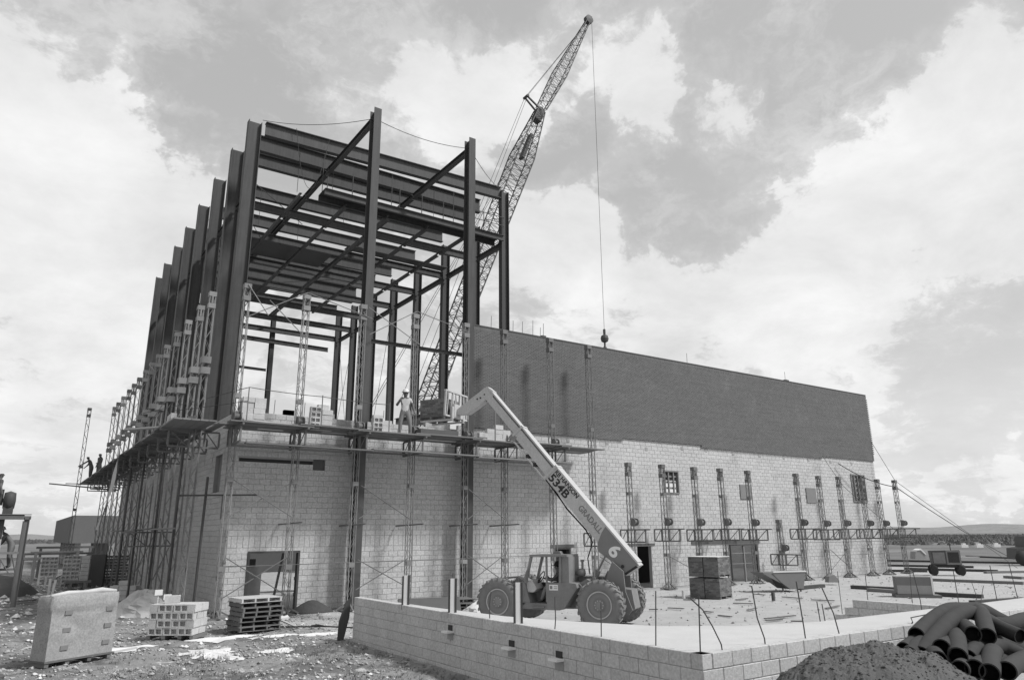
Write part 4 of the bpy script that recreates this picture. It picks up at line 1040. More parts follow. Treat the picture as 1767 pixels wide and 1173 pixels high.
# lettering on the boom side
def text3d(name, body, size, s, z, down=0.0, m='black', bold=.0, sx=1.0, parent=TH, t=.224, ang=None):
    cu = D.curves.new(name, 'FONT'); cu.body = body; cu.size = size; cu.align_x = 'LEFT'; cu.align_y = 'CENTER'; cu.extrude = .001; cu.offset = bold
    tmp = D.objects.new(name, cu); COL.objects.link(tmp)
    bpy.context.view_layer.update()
    me = D.meshes.new_from_object(tmp.evaluated_get(bpy.context.evaluated_depsgraph_get()))
    D.objects.remove(tmp); me.materials.clear(); me.materials.append(M[m])
    o = link(name, me, parent)
    # text x runs back down the boom, its up direction is the boom's upper edge; seen from +t
    X = Vector((-BU.x, 0, -BU.y)); Y = Vector((-BP.x, 0, -BP.y)); Z = X.cross(Y)
    if ang is not None:
        q = Matrix.Rotation(ang, 3, Z); X = q @ X; Y = q @ Y
    o.matrix_local = Matrix(((X.x*sx, Y.x, Z.x, s), (X.y*sx, Y.y, Z.y, t), (X.z*sx, Y.z, Z.z, z), (0, 0, 0, 1)))
    return o
def onb(back, dn): p = TB - BU*back + BP*dn; return p.x, p.y
a = onb(.07, .095); text3d('lettering', 'RB HANSON', .19, *a, m='black', bold=.005, sx=1.0)
a = onb(.05, .32); text3d('lettering', '534B', .34, *a, m='black', bold=.010, sx=1.22)
a = onb(1.38, .235); text3d('lettering', 'GRADALL', .25, *a, m='pedestal', bold=.006, sx=.9)
a = onb(2.88, .30); text3d('fleet_number', '6', .50, *a, m='white', bold=.016, sx=1.2, t=.236)
# driver sitting in the cab is built with the people below
# brick load on its pallet
LD = thing('brick_load', 'cube of dark bricks on a pallet carried high on the telehandler forks', 'brick load', TO + Matrix.Rotation(HD, 3, 'Z') @ Vector((5.85, 0, 6.345)), HD)
g = G()
for s_ in (-.5, 0, .44): g.box(s_, s_+.06, -.55, .55, .0, .08)
part('pallet_bearers', g, 'wooddark', LD)
for i in range(6): part('pallet_board', G().box(-.52, .54, -.55+i*.19, -.41+i*.19, .081, .10), 'wooddark', LD)
def brick_cube(par, x0, x1, y0, y1, z0, z1, m='packbrick', bw=.2, bh=.067, mname='packjoint'):
    part('brick_pack', G().box(x0+.012, x1-.012, y0+.012, y1-.012, z0, z1-.012), mname, par)
    g = G()
    for (a, b, c, d) in rects(y0, y1, z0, z1, bw, bh):
        face5(g, a+.003, b-.003, c+.003, d-.003, random.uniform(-.006, .004), .02, lambda u, v, e: (x0+e, u, v), .003)
        face5(g, a+.003, b-.003, c+.003, d-.003, random.uniform(-.006, .004), .02, lambda u, v, e: (x1-e, u, v), .003)
    for (a, b, c, d) in rects(x0, x1, z0, z1, bw, bh):
        face5(g, a+.003, b-.003, c+.003, d-.003, random.uniform(-.006, .004), .02, lambda u, v, e: (u, y0+e, v), .003)
        face5(g, a+.003, b-.003, c+.003, d-.003, random.uniform(-.006, .004), .02, lambda u, v, e: (u, y1-e, v), .003)
    for (a, b, c, d) in rects(x0, x1, y0, y1, bw, .1): g.box(a+.003, b-.003, c+.003, d-.003, z1-.012, z1-random.uniform(0, .008))
    part('bricks', g, m, par, kind='stuff')
brick_cube(LD, -.5, .5, -.48, .48, .10, .70)

# ------------------------------------------------------------------ crane behind the building
def lattice(g, p, q, w0, w1, d0, d1, wd, dd, n, rc=.06, rl=.03):
    p, q = Vector(p), Vector(q); wd, dd = Vector(wd).normalized(), Vector(dd).normalized()
    def pt(t, a, b): return p.lerp(q, t) + wd*a*(w0+(w1-w0)*t)/2 + dd*b*(d0+(d1-d0)*t)/2
    cs = [(1, 1), (1, -1), (-1, -1), (-1, 1)]
    for a, b in cs: g.tube(pt(0, a, b), pt(1, a, b), rc, 5)
    for i in range(n):
        t0, t1 = i/n, (i+1)/n
        for k in range(4):
            c0, c1 = cs[k], cs[(k+1) % 4]
            if i % 2: c0, c1 = c1, c0
            g.tube(pt(t0, *c0), pt(t1, *c1), rl, 4, cap=False)
            g.tube(pt(t0, *c0), pt(t0, *c1), rl*.8, 4, cap=False)
CY = 55.0
CR = thing('crawler_crane', 'lattice boom crane rising behind the steel frame with its jib and hoist rope', 'crane', (24.0, CY, 0))
dv = Vector((0, 1, 0)); B0, B1, JT = Vector((24.0, CY, 1.6)), Vector((41.7, CY, 47.0)), Vector((49.2, CY, 62.0))
bd = (B1-B0).normalized(); bw_ = dv.cross(bd)
g = G(); lattice(g, B0+bd*2, B0+bd*42, 1.0, 2.0, 1.4, 1.9, bw_, dv, 56, .07, .032); lattice(g, B0+bd*42, B1, 2.0, .9, 1.9, .9, bw_, dv, 9, .07, .032)
lattice(g, B0, B0+bd*2, .4, 1.0, 1.4, 1.4, bw_, dv, 2)
part('main_boom', g, 'crane', CR, world=True)
jd = (JT-B1).normalized(); jw = dv.cross(jd)
g = G(); lattice(g, B1+jd*.5, B1+jd*6.5, .9, 1.35, .9, 1.2, jw, dv, 9, .055, .028); lattice(g, B1+jd*6.5, JT, 1.35, .45, 1.2, .4, jw, dv, 15, .05, .026)
part('jib', g, 'crane', CR, world=True)
S1 = Vector((39.9, CY, 48.2))
g = G()
for y in (-.35, .35): g.tube(B1+dv*y, S1+dv*y*.6, .11, 6)
g.tube(S1+Vector((0, -.4, 0)), S1+Vector((0, .4, 0)), .16, 8); part('jib_strut', g, 'crane', CR, world=True)
g = G(); g.lathe([(.05, -.35), (.5, -.3), (.5, .3), (.05, .35)], 12, tuple(B1), 'y', cap=True); g.obox(B1-bd*.7, bd*.7, bw_*.42, dv*.4); part('boom_head', g, 'crane', CR, world=True)
g = G(); g.lathe([(.05, -.3), (.55, -.25), (.55, .25), (.05, .3)], 14, tuple(JT+jd*.3), 'y', cap=True); g.tube(JT+jd*.3, JT+jd*1.1+Vector((.2, 0, 0)), .06, 5); part('jib_sheave', g, 'crane', CR, world=True)
g = G(); g.obox(B1-bd*5.2, bd*1.7, bw_*.16, dv*.35); part('hoist_block', g, 'crane', CR, world=True)
def wire(name, a, b, r=.02): return part(name, G().tube(a, b, r, 4), 'cable', CR, world=True)
for y in (-.3, .3):
    wire('pendant_line', S1+dv*y, JT+dv*y*.4, .022); wire('backstay_line', S1+dv*y, Vector((26.8-y, CY+y, 14)), .022)
    wire('pendant_line', B1+dv*y, Vector((20.0, CY+y, 6)), .022)
wire('hoist_rope', JT+jd*.3+Vector((.5, 0, -.1)), Vector((49.75, CY, 23.6)), .028)
g = G(); g.lathe([(.02, 1.1), (.14, 1.0), (.14, .6), (.12, .45), (.36, .3), (.44, 0), (.36, -.3), (.1, -.45), (.1, -.8), (.2, -1.0), (.2, -1.25), (.06, -1.6), (.02, -1.8)], 12, (49.75, CY, 22.6)); part('hook_block', g, 'crane', CR, world=True)
g = G(); g.box(21.0, 26.5, CY-1.3, CY+1.3, 1.2, 3.2); g.box(19.6, 21.5, CY-1.3, CY+1.3, 1.3, 2.8); part('machinery_house', g, 'crane', CR, world=True)
for y in (-2.0, 1.2):
    g = G(); g.prism([(20.6, .2), (21.1, 0), (26.4, 0), (26.9, .2), (26.9, .8), (26.4, 1.05), (21.1, 1.05), (20.6, .8)], CY+y, CY+y+.8, lambda a, b, e: (a, e, b)); part('crawler_track', g, 'black', CR, world=True)
for (p, q) in (((30.5, CY, 13), (27.2, CY, 7)), ((33, CY, 22), (28.3, CY, 9))): wire('turnbuckle_line', p, q, .02)
# guy wires at the right end of the building
rope('guy_wire', [(48.5, 26.9, 8.6), (49.0, 25.9, 5.9), (62, 24.5, -.2)], .016, 'guy wire from the toothed brick end down to the ground at the right', cat='wire', sag=.0)
rope('guy_wire', [(44.0, 26.8, 6.9), (48.95, 25.9, 5.5), (80, 32, 0)], .03, 'long slack cable running from the end masts down to the far right', cat='wire', sag=.25)
rope('guy_wire', [(42.45, 26.8, 7.2), (42.9, 25.9, 5.3), (48.6, 25.8, 2.4)], .014, 'thin wire sloping down across the wall near the barred window', cat='wire', sag=.05)
# ------------------------------------------------------------------ people
def person(name_label, loc, rz, J, mats, hat='hat', scale=1.0, hatpart=True, group=None):
    """J: joint positions in the figure's own frame (x right of the figure, y forward, z up). One continuous skinned body."""
    t = thing('person', name_label, 'person', loc, rz, group)
    V, E, Rr, tag = [], [], [], []
    def v(p, r_, k): V.append(Vector(p)*scale); Rr.append(r_*scale*(1.30 if k != 'skin' else 1.12)); tag.append(k); return len(V)-1
    pel = v(J['pelvis'], .125, 'leg'); wst = v(J['waist'], .115, 'top'); che = v(J['chest'], .150, 'top'); shb = v(J['neckbase'], .085, 'top')
    nk = v(J['neck'], .052, 'skin'); hb = v(J['head']-Vector((0, .0, .05)), .075, 'skin'); hd = v(J['head']+Vector((0, .01, .04)), .092, 'skin'); ht = v(J['head']+Vector((0, 0, .10)), .07, 'hair')
    E += [(pel, wst), (wst, che), (che, shb), (shb, nk), (nk, hb), (hb, hd), (hd, ht)]
    for s in ('L', 'R'):
        sh = v(J['sh'+s], .068, 'top'); el = v(J['el'+s], .044, 'arm'); wr = v(J['wr'+s], .028, 'skin'); pm_ = v(J['ha'+s], .034, 'skin')
        up_ = v((J['sh'+s]+J['el'+s])/2, .055, 'top')
        E += [(che, sh), (sh, up_), (up_, el), (el, wr), (wr, pm_)]
        hp = v(J['hip'+s], .098, 'leg'); kn = v(J['kn'+s], .062, 'leg'); md = v((J['kn'+s]+J['an'+s])/2, .055, 'leg'); an = v(J['an'+s], .042, 'leg'); to = v(J['toe'+s], .040, 'boot')
        E += [(pel, hp), (hp, kn), (kn, md), (md, an), (an, to)]
    me = D.meshes.new('skeleton'); me.from_pydata([tuple(p) for p in V], E, []); me.update()
    ob = D.objects.new('body', me); COL.objects.link(ob)
    sk = ob.modifiers.new('skin', 'SKIN'); sk.use_smooth_shade = True
    if not me.skin_vertices: return t
    for i, r_ in enumerate(Rr):
        me.skin_vertices[0].data[i].radius = (r_, r_*(.72 if tag[i] in ('top',) or i == 0 else 1.0))
    me.skin_vertices[0].data[0].use_root = True
    ss = ob.modifiers.new('sub', 'SUBSURF'); ss.levels = 2; ss.render_levels = 2
    bpy.context.view_layer.update()
    ev = D.meshes.new_from_object(ob.evaluated_get(bpy.context.evaluated_depsgraph_get()))
    D.objects.remove(ob)
    vs = [tuple(p.co) for p in ev.vertices]; fs = [tuple(p.vertices) for p in ev.polygons]
    g = G(); g.add(vs, fs)
    nb = len(fs)
    # fingers, ears and nose grow out of the same body mesh
    for s in ('L', 'R'):
        h, w_ = J['ha'+s]*scale, J['wr'+s]*scale; d = (h-w_).normalized(); a = d.orthogonal().normalized(); b = d.cross(a)
        for k, (off, L_) in enumerate(((-.027, .066), (-.009, .078), (.009, .074), (.026, .058))):
            p0 = h + a*off*scale; p1 = p0 + d*L_*.55*scale + b*.006; p2 = p1 + d*L_*.4*scale + b*.022*scale
            g.path([p0-d*.01, p0+d*.02*scale, p1, p2], [.010*scale, .010*scale, .009*scale, .007*scale], 6)
        p0 = h - d*.03*scale + a*.03*scale; g.path([p0, p0+a*.025*scale+d*.02*scale, p0+a*.03*scale+d*.05*scale], [.011*scale, .010*scale, .008*scale], 6)
    f_ = J.get('face', Vector((0, 1, 0))).normalized(); hc = (J['head']+Vector((0, .01, .03)))*scale; sd_ = f_.cross(Vector((0, 0, 1))).normalized()
    g.path([hc+f_*.085*scale+Vector((0, 0, .02)), hc+f_*.112*scale, hc+f_*.088*scale-Vector((0, 0, .015))], [.008, .014*scale, .009], 6)
    for q in (-1, 1): g.obox(hc+sd_*q*.092*scale, sd_*.01, f_*.018*scale, Vector((0, 0, .028*scale)))
    m2 = g.mesh('body', True)
    keys = ['top', 'leg', 'skin', 'boot', 'arm', 'hair']
    for k in keys: m2.materials.append(M[mats[k]])
    bones = [(V[a], V[b], tag[b] if tag[b] != 'leg' or tag[a] != 'top' else 'leg') for a, b in E]
    for i, p in enumerate(m2.polygons):
        if i >= nb: p.material_index = 2; continue
        c = p.center; best = None
        for a, b, k in bones:
            ab = b-a; tt = max(0, min(1, (c-a).dot(ab)/max(ab.length_squared, 1e-9))); dd = (c-(a+ab*tt)).length
            if best is None or dd < best[0]: best = (dd, k)
        p.material_index = keys.index(best[1])
    link('body', m2, t)
    if hatpart:
        g = G(); hc = (J['head']+Vector((0, 0, .085)))*scale
        g.lathe([(.155*scale, -.01), (.15*scale, .0), (.122*scale, .012), (.118*scale, .05*scale), (.09*scale, .10*scale), (.04*scale, .13*scale), (.001, .135*scale)], 18, tuple(hc))
        g.obox(hc+f_*.15*scale-Vector((0, 0, .0)), f_*.05*scale, sd_*.08*scale, Vector((0, 0, .006)))
        part('hard_hat', g, hat, t, smooth=True)
    return t
Vv = lambda x, y, z: Vector((x, y, z))
def stand(**k):
    J = dict(pelvis=Vv(0, 0, .93), waist=Vv(0, .01, 1.08), chest=Vv(0, 0, 1.28), neckbase=Vv(0, 0, 1.43), neck=Vv(0, .01, 1.49), head=Vv(0, .03, 1.60),
             shL=Vv(-.19, 0, 1.40), elL=Vv(-.26, -.02, 1.13), wrL=Vv(-.28, .06, .89), haL=Vv(-.28, .08, .81), shR=Vv(.19, 0, 1.40), elR=Vv(.26, -.02, 1.13), wrR=Vv(.28, .06, .89), haR=Vv(.28, .08, .81),
             hipL=Vv(-.10, 0, .88), knL=Vv(-.13, .02, .50), anL=Vv(-.14, -.02, .09), toeL=Vv(-.16, .13, .04), hipR=Vv(.10, 0, .88), knR=Vv(.13, .02, .50), anR=Vv(.14, -.02, .09), toeR=Vv(.16, .13, .04))
    J.update(k); return J
light = dict(top='shirt', leg='jeans', skin='skin', boot='boot', arm='skin', hair='hair')
dark = dict(top='darkshirt', leg='boot', skin='skin', boot='boot', arm='skin', hair='hair')
# standing man, turned to the camera, one hand raised to his chin
person('man in pale t-shirt and white hard hat standing on the platform, hand to chin', (12.42, 25.55, 6.345), R(152), stand(
    shR=Vv(.19, 0, 1.40), elR=Vv(.33, .03, 1.16), wrR=Vv(.20, .17, 1.33), haR=Vv(.14, .16, 1.41), elL=Vv(-.29, -.02, 1.14), wrL=Vv(-.35, .05, .92), haL=Vv(-.36, .07, .84),
    knL=Vv(-.19, .03, .50), anL=Vv(-.22, -.02, .09), toeL=Vv(-.27, .12, .04), knR=Vv(.17, .03, .50), anR=Vv(.19, -.02, .09), toeR=Vv(.23, .12, .04), face=Vv(-.1, 1, -.15)), light, scale=1.03)
person('man in dark clothes standing at the far end of the left platform, seen from behind', (4.75, 56.6, 6.36), R(60), stand(elR=Vv(.30, .05, 1.15), wrR=Vv(.2, .2, 1.1), haR=Vv(.17, .26, 1.1)), dark, hatpart=False, scale=1.04)
person('man in dark clothes reaching down to the left at the far platform end', (4.35, 57.3, 6.36), R(70), stand(
    waist=Vv(0, .06, 1.06), chest=Vv(0, .14, 1.22), neckbase=Vv(0, .2, 1.36), neck=Vv(0, .23, 1.41), head=Vv(0, .28, 1.50), shL=Vv(-.19, .18, 1.32), shR=Vv(.19, .18, 1.32),
    elL=Vv(-.26, .42, 1.12), wrL=Vv(-.28, .64, .98), haL=Vv(-.28, .71, .93), elR=Vv(.26, .30, 1.08), wrR=Vv(.24, .45, .92), haR=Vv(.22, .50, .86)), dark, hatpart=False)
# driver
DT = TO + Matrix.Rotation(HD, 3, 'Z') @ Vector((1.42, .45, 0))
person('driver sitting in the telehandler cab, dark cap, hands at the wheel', (DT.x, DT.y, .60), HD - R(90), dict(
    pelvis=Vv(0, -.02, .55), waist=Vv(0, -.06, .68), chest=Vv(0, -.06, .84), neckbase=Vv(0, -.03, .97), neck=Vv(0, -.01, 1.02), head=Vv(0, .02, 1.11),
    shL=Vv(-.17, -.04, .93), elL=Vv(-.22, .14, .74), wrL=Vv(-.16, .36, .78), haL=Vv(-.14, .43, .80), shR=Vv(.17, -.04, .93), elR=Vv(.22, .14, .74), wrR=Vv(.16, .36, .78), haR=Vv(.14, .43, .80),
    hipL=Vv(-.09, .0, .54), knL=Vv(-.11, .40, .52), anL=Vv(-.11, .55, .16), toeL=Vv(-.11, .68, .10), hipR=Vv(.09, .0, .54), knR=Vv(.11, .40, .52), anR=Vv(.11, .55, .16), toeR=Vv(.11, .68, .10)),
    dict(top='darkshirt', leg='jeans', skin='skin', boot='boot', arm='darkshirt', hair='hair'), hat='hair', scale=.92)
# bending worker on the left tower
person('worker with pale hard hat bending over his work on the left scaffold tower', (.36, 36.95, 1.40), R(80), stand(
    waist=Vv(0, .07, 1.06), chest=Vv(0, .19, 1.22), neckbase=Vv(0, .28, 1.34), neck=Vv(0, .32, 1.38), head=Vv(0, .42, 1.46), shL=Vv(-.19, .25, 1.30), shR=Vv(.19, .25, 1.30),
    elL=Vv(-.24, .36, 1.05), wrL=Vv(-.2, .50, .86), haL=Vv(-.18, .55, .80), elR=Vv(.24, .36, 1.05), wrR=Vv(.2, .50, .86), haR=Vv(.18, .55, .80), face=Vv(0, .85, -.4)), dict(light, top='jeans', arm='jeans'))

# ------------------------------------------------------------------ left scaffold tower
TW = thing('scaffold_tower', 'dark steel scaffold tower cut by the left edge of the picture', 'scaffold tower', (.7, 36, 0))
for (x, y) in ((.72, 36.0), (-.12, 36.3), (-3.2, 36.0), (.72, 38.2)):
    g = G(); g.isec((x, y, -.05), (x, y, 3.4 if y < 38 else 3.3), (1, 0, 0), .2, .16, .02, .02); part('tower_post', g, 'mast', TW, world=True)
for z in (3.32, 3.5): part('tower_beam', G().box(-3.4, .85, 35.92, 36.08, z, z+(.14 if z < 3.4 else .03)), 'mast', TW, world=True)
part('tower_deck', G().box(-3.4, .62, 35.9, 36.6, 1.98, 2.06), 'plank', TW, world=True)
part('tower_deck', G().box(-3.4, .62, 36.65, 37.4, 1.33, 1.40), 'plank', TW, world=True)
part('tower_deck', G().box(-3.4, .62, 36.1, 38.2, 3.46, 3.52), 'plank', TW, world=True)
for i in range(9):
    x = -3.2+i*.45; part('truss_web', G().tube((x, 35.95, 1.95), (x+.45 if i % 2 else x+.22, 35.95, 1.25), .025, 5), 'mast', TW, world=True)
part('truss_chord', G().box(-3.4, .62, 35.9, 36.0, 1.2, 1.26), 'mast', TW, world=True)
MX = thing('mortar_mixer', 'dark drum mixer standing on top of the left scaffold tower', 'mixer', (.02, 36.9, 3.53))
MX.scale = (.45, .6, .75)
part('drum', G().lathe([(.05, -.5), (.42, -.45), (.52, 0), (.42, .45), (.05, .5)], 16, (0, 0, .75), 'x'), 'steel', MX, True)
part('stand', G().box(-.4, .4, -.3, -.22, 0, .4).box(-.4, .4, .22, .3, 0, .4).box(-.4, .4, -.3, .3, .4, .46), 'steel', MX)
part('motor', G().box(-.75, -.5, -.2, .2, .5, 1.35), 'steel', MX)
person('dark clothed figure behind the mixer on top of the left tower', (-.42, 36.3, 3.53), R(-70), stand(), dark, hatpart=False, scale=.95)
single('block_pile', G().box(-.35, -.02, 35.95, 36.3, 2.07, 2.55), 'looseblock', 'short pile of blocks beside the bending worker on the tower deck', 'block pile', base=(-.2, 36.1, 2.07))
single('dark_drum', G().lathe([(.001, 0), (.3, 0), (.3, .55), (.27, .58), (.001, .58)], 16), 'steel', 'dark drum on the tower deck at the left picture edge', 'drum', loc=(-.75, 36.5, 2.07), smooth=False)
single('spoil_heap', G().lathe([(2.6, -.1), (2.1, .35), (1.4, .75), (.5, .95), (.001, 1.0)], 22), 'gravel', 'dark heap of spoil behind the legs of the left scaffold tower', 'heap', loc=(-.6, 44, 0))

# ------------------------------------------------------------------ far buildings
FB = thing('dark_brick_pavilion', 'low dark brick block raised on columns far behind the left scaffolding', 'building', (4.9, 75, 0))
g = G(); g.add([(4.85, 75, 2.15), (40, 75, 2.05), (40, 100, 2.05), (4.85, 100, 2.15), (4.85, 75, 4.5), (40, 75, 4.5), (40, 100, 4.5), (4.85, 100, 4.5)], [(0, 3, 2, 1), (4, 5, 6, 7), (0, 1, 5, 4), (1, 2, 6, 5), (2, 3, 7, 6), (3, 0, 4, 7)])
part('upper_storey', g, 'farbrick', FB, world=True)
for k in range(6): part('column', G().box(5.4, 5.8, 76+4*k, 76.4+4*k, 0, 2.15), 'block', FB, world=True)
part('entrance_wall', G().box(6.6, 8.0, 76, 76.2, 0, 2.15), 'farbrick', FB, world=True)
part('ground_wall', G().box(8.2, 14, 78, 78.2, 0, .55), 'block', FB, world=True)

# ------------------------------------------------------------------ stacks and pallets on the left
def frame(ox, oy, rz): 
    c, s = math.cos(rz), math.sin(rz)
    return lambda x, y: (ox+c*x-s*y, oy+s*x+c*y)
def stack(ox, oy, rz, spots, where_, z0=0, tall=.192, cat='concrete block', group=None):
    """spots = (x, y, k, kind, tag)"""
    fr_ = frame(ox, oy, rz)
    for x, y, k, kind, tg in spots:
        o = link('hollow_block' if kind == 'h' else 'concrete_block', HM if kind == 'h' else BM)
        a, b = fr_(x+random.uniform(-.008, .008), y+random.uniform(-.012, .012)); o.location = (a, b, z0+k*tall); o.rotation_euler = (0, 0, rz+random.uniform(-.015, .015))
        o['label'] = f'{tg} {where_}'; o['category'] = cat; o['group'] = group or ('blocks '+where_)
nm = ['bottom', 'second', 'third', 'top']; cn = ['left', 'middle', 'right']; dn_ = ['front', 'second', 'third', 'rear']
sp_ = []
for k in range(4):
    for d_ in range(4):
        if k % 2 == 0:
            for i in range(3): sp_.append((i*.40+.04, d_*.20, k, 'h' if d_ == 0 else 's', f'{"open" if d_ == 0 else "solid looking"} block, {nm[k]} course, {dn_[d_]} row, {cn[i]},'))
        else:
            for i in range(2): sp_.append((i*.41+.26, d_*.20, k, 'h' if d_ == 0 else 's', f'block, {nm[k]} course, {dn_[d_]} row, {["left", "right"][i]} one,'))
stack(3.45, 22.05, math.atan2(-.78, 1.05), sp_, 'in the tidy stack of open blocks', .10)
fr_ = frame(3.45, 22.05, math.atan2(-.78, 1.05))
for k in (1, 3):
    for side_, x in (('left', .05), ('right', 1.07)):
        for d_ in (0, 1, 2, 3):
            pass
    for side_, x in (('left', .04), ('right', 1.055)):
        g = G(); g.box(0, .20 if side_ == 'left' else .20, 0, .39, 0, .19)
        for j in range(2):
            a, b = fr_(x, j*.40); o = single('end_block', g if j == 0 else G().box(0, .2, 0, .39, 0, .19), 'looseblock', f'{side_} end block turned sideways, {nm[k]} course, {"front" if j == 0 else "rear"}, stack of open blocks', 'concrete block', 'end blocks of the open stack', loc=(a, b, .10+k*.192)); o.rotation_euler = (0, 0, math.atan2(-.78, 1.05))
for j, x in enumerate((.02, .42, .86, 1.18)):
    a, b = fr_(x, .0); o = single('skid', G().box(0, .09, 0, .85, 0, .08), 'wooddark', f'{ORD[j]} timber skid under the stack of open blocks', 'skid', 'skids under the open blocks', loc=(a, b, .01)); o.rotation_euler = (0, 0, math.atan2(-.78, 1.05))
a, b = fr_(.25, .3); o = link('concrete_block', BM, None, (a, b, .10+4*.192+.0)); o.rotation_euler = (0, 0, -.2); o['label'] = 'single block lying on top of the stack of open blocks'; o['category'] = 'concrete block'
for j, (px, py, Y) in enumerate(((274, 1022, 23.3), (289, 1030, 23.0))):
    a = ray(px, py); a = a*(Y/a.y); a.z += CZ
    t = thing('marker_board', f'{["left", "right"][j]} of two small blank white boards on stakes behind the open block stack', 'marker board', (a.x, a.y, 0))
    part('board', G().box(-.10, .10, -.01, .01, a.z-.07, a.z+.08), 'white', t); part('stake', G().box(-.015, .015, .011, .03, -.05, a.z), 'wood', t)
# pallets
def pallet(label, loc, rz, m='wooddark', first=None, group='stacked pallets', flip=False):
    if first is not None: return copy_tree(first, label, loc, rz)
    t = thing('pallet', label, 'pallet', loc, rz, group)
    for x in (0, .37, .75, 1.12): part('bearer', G().box(x, x+.045, 0, 1.0, .018, .105), m, t)
    for i in range(6): part('top_board', G().box(-.02, 1.19, i*.175, i*.175+.13, .106, .124), m, t)
    for i in (0, .44, .87): part('bottom_board', G().box(-.02, 1.19, i, i+.13, 0, .017), m, t)
    return t
p0 = pallet('bottom pallet of the stack by the left door', (5.80, 21.85, .02), R(6))
pn = ['second', 'third', 'fourth', 'fifth', 'sixth']
for k in range(5): pallet(f'{pn[k]} pallet from the bottom of the stack by the left door', (5.80+random.uniform(-.05, .05), 21.85+random.uniform(-.04, .04), .02+.126*(k+1)), R(6+random.uniform(-2, 2)), first=p0)
pallet('pale topmost pallet of the stack by the left door', (5.78, 21.83, .02+.126*6), R(7), m='wood')
b0 = pallet('lower pallet lying behind the low wall by the second channel post', (13.1, 23.4, .0), R(-20), first=p0); b0['group'] = 'pallets behind the low wall'
b1 = pallet('upper pallet lying behind the low wall by the second channel post', (13.15, 23.4, .13), R(-24), first=p0); b1['group'] = 'pallets behind the low wall'
b2 = pallet('topmost tilted pallet behind the low wall by the second channel post', (13.1, 23.5, .26), R(-14), first=p0); b2['group'] = 'pallets behind the low wall'
single('formwork_panel', G().box(0, 2.2, -.04, .04, 0, .55), 'plywood', 'dark formwork panel lying behind the low wall by the pallets', 'panel', loc=(11.3, 23.2, .0)).rotation_euler = (R(-25), 0, R(-10))
# wrapped cube of blocks
WC = thing('wrapped_block_cube', 'large grey cube of concrete blocks wrapped in plastic, left foreground', 'block cube', (1.08, 18.62, 0), R(31))
g = G(); nx_, nz_ = 26, 20; L_, H_, Dp = 1.52, 1.27, .48
def wv_(u, v, f): return (MN.fractal(Vector((u*2.6+f*9, v*3.2, f)), 1, 2, 5))*.032
base_i = {}
def face(org, du, dv_, nrm_, f):
    o0 = len(g.v)
    for j in range(nz_+1):
        for i in range(nx_+1):
            u, v = i/nx_, j/nz_; e = wv_(u, v, f)*math.sin(math.pi*u)**.3*math.sin(math.pi*min(1, v+.001))**.3 if 0 < u < 1 and 0 < v < 1 else 0
            g.v.append(tuple(Vector(org)+Vector(du)*u+Vector(dv_)*v+Vector(nrm_)*(e+(.03 if f < 3 and v > .78 else 0)*(1 if 0 < u < 1 and v < 1 else 0))))
    for j in range(nz_):
        for i in range(nx_): q = o0+j*(nx_+1)+i; g.f.append((q, q+1, q+nx_+2, q+nx_+1))
face((0, 0, .12), (L_, 0, 0), (0, 0, H_), (0, -1, 0), 0); face((0, Dp, .12), (0, -Dp, 0), (0, 0, H_), (-1, 0, 0), 1); face((L_, 0, .12), (0, Dp, 0), (0, 0, H_), (1, 0, 0), 2)
face((0, 0, .12+H_), (L_, 0, 0), (0, Dp, 0), (0, 0, 1), 3); face((L_, Dp, .12), (-L_, 0, 0), (0, 0, H_), (0, 1, 0), 4)
part('wrapped_blocks', g, 'wrap', WC, smooth=True)
for k in range(3):
    for x in (.28, 1.24): part('fork_slot_shade', G().box(x, x+.17, -.025, .05, .30+k*.35, .39+k*.35), 'cyl', WC)  # solid boxes, the shade of the slots put into their colour
for x in (0, .45, .95, 1.42): part('pallet_bearer', G().box(x, x+.09, .0, Dp, .0, .08), 'wooddark', WC)
part('pallet_deck', G().box(-.02, L_+.02, -.02, Dp, .081, .119), 'wooddark', WC)
part('loose_sheet', G().path([(.0, .1, L_*0+1.40), (.5, .3, 1.42), (.9, .35, 1.41), (1.3, .3, 1.43), (1.6, .2, 1.40)], [.03, .05, .04, .06, .03], 8), 'cloth', WC, smooth=True)
# stacks further back along the left
sp_ = [(i*.40, 0, k, 'h', f'{["lowest", "second", "third", "fourth", "fifth", "sixth", "seventh", "topmost"][k]} {["left", "right"][i]} open block') for k in range(8) for i in range(2)] + \
      [(.82, y_, k, 's', f'{["lowest", "second", "third", "fourth", "fifth", "sixth", "seventh", "topmost"][k]} {["front", "rear"][j]} side block') for k in range(8) for j, y_ in enumerate((.0, .22))]
stack(2.85, 46.1, R(-12), sp_, 'of the tall far stack by the white stakes', .08, .2)
sp_ = [(i*.40, 0, k, 'h', f'{["lowest", "second", "third", "upper", "topmost"][k]} {["left", "right"][i]} open block') for k in range(5) for i in range(2)]
stack(1.95, 48.2, R(-12), sp_, 'of the smaller stack left of the tall one', .6, .2)
sp_ = [(i*.40, j*.2, k, 's', f'{["lowest", "second", "third", "topmost"][k]} {["left", "middle", "right"][i]} {["front", "rear"][j]} block') for k in range(4) for i in range(3) for j in range(2) if not (k == 3 and i != 1)]
stack(4.1, 36.6, R(-40), sp_, 'of the pale pile before the shaded wall', .0, .2)
blocks([(3.9, 33.8, 0)], 'dark one, cores showing, beside the pale pile', .0, me=HM, name='hollow_block')
single('plywood_box', G().box(0, .95, 0, .9, 0, 1.65), 'plywood', 'tall dark plywood box beside the far stack of open blocks', 'box', loc=(3.95, 47.3, .05)).rotation_euler = (0, 0, R(-12))
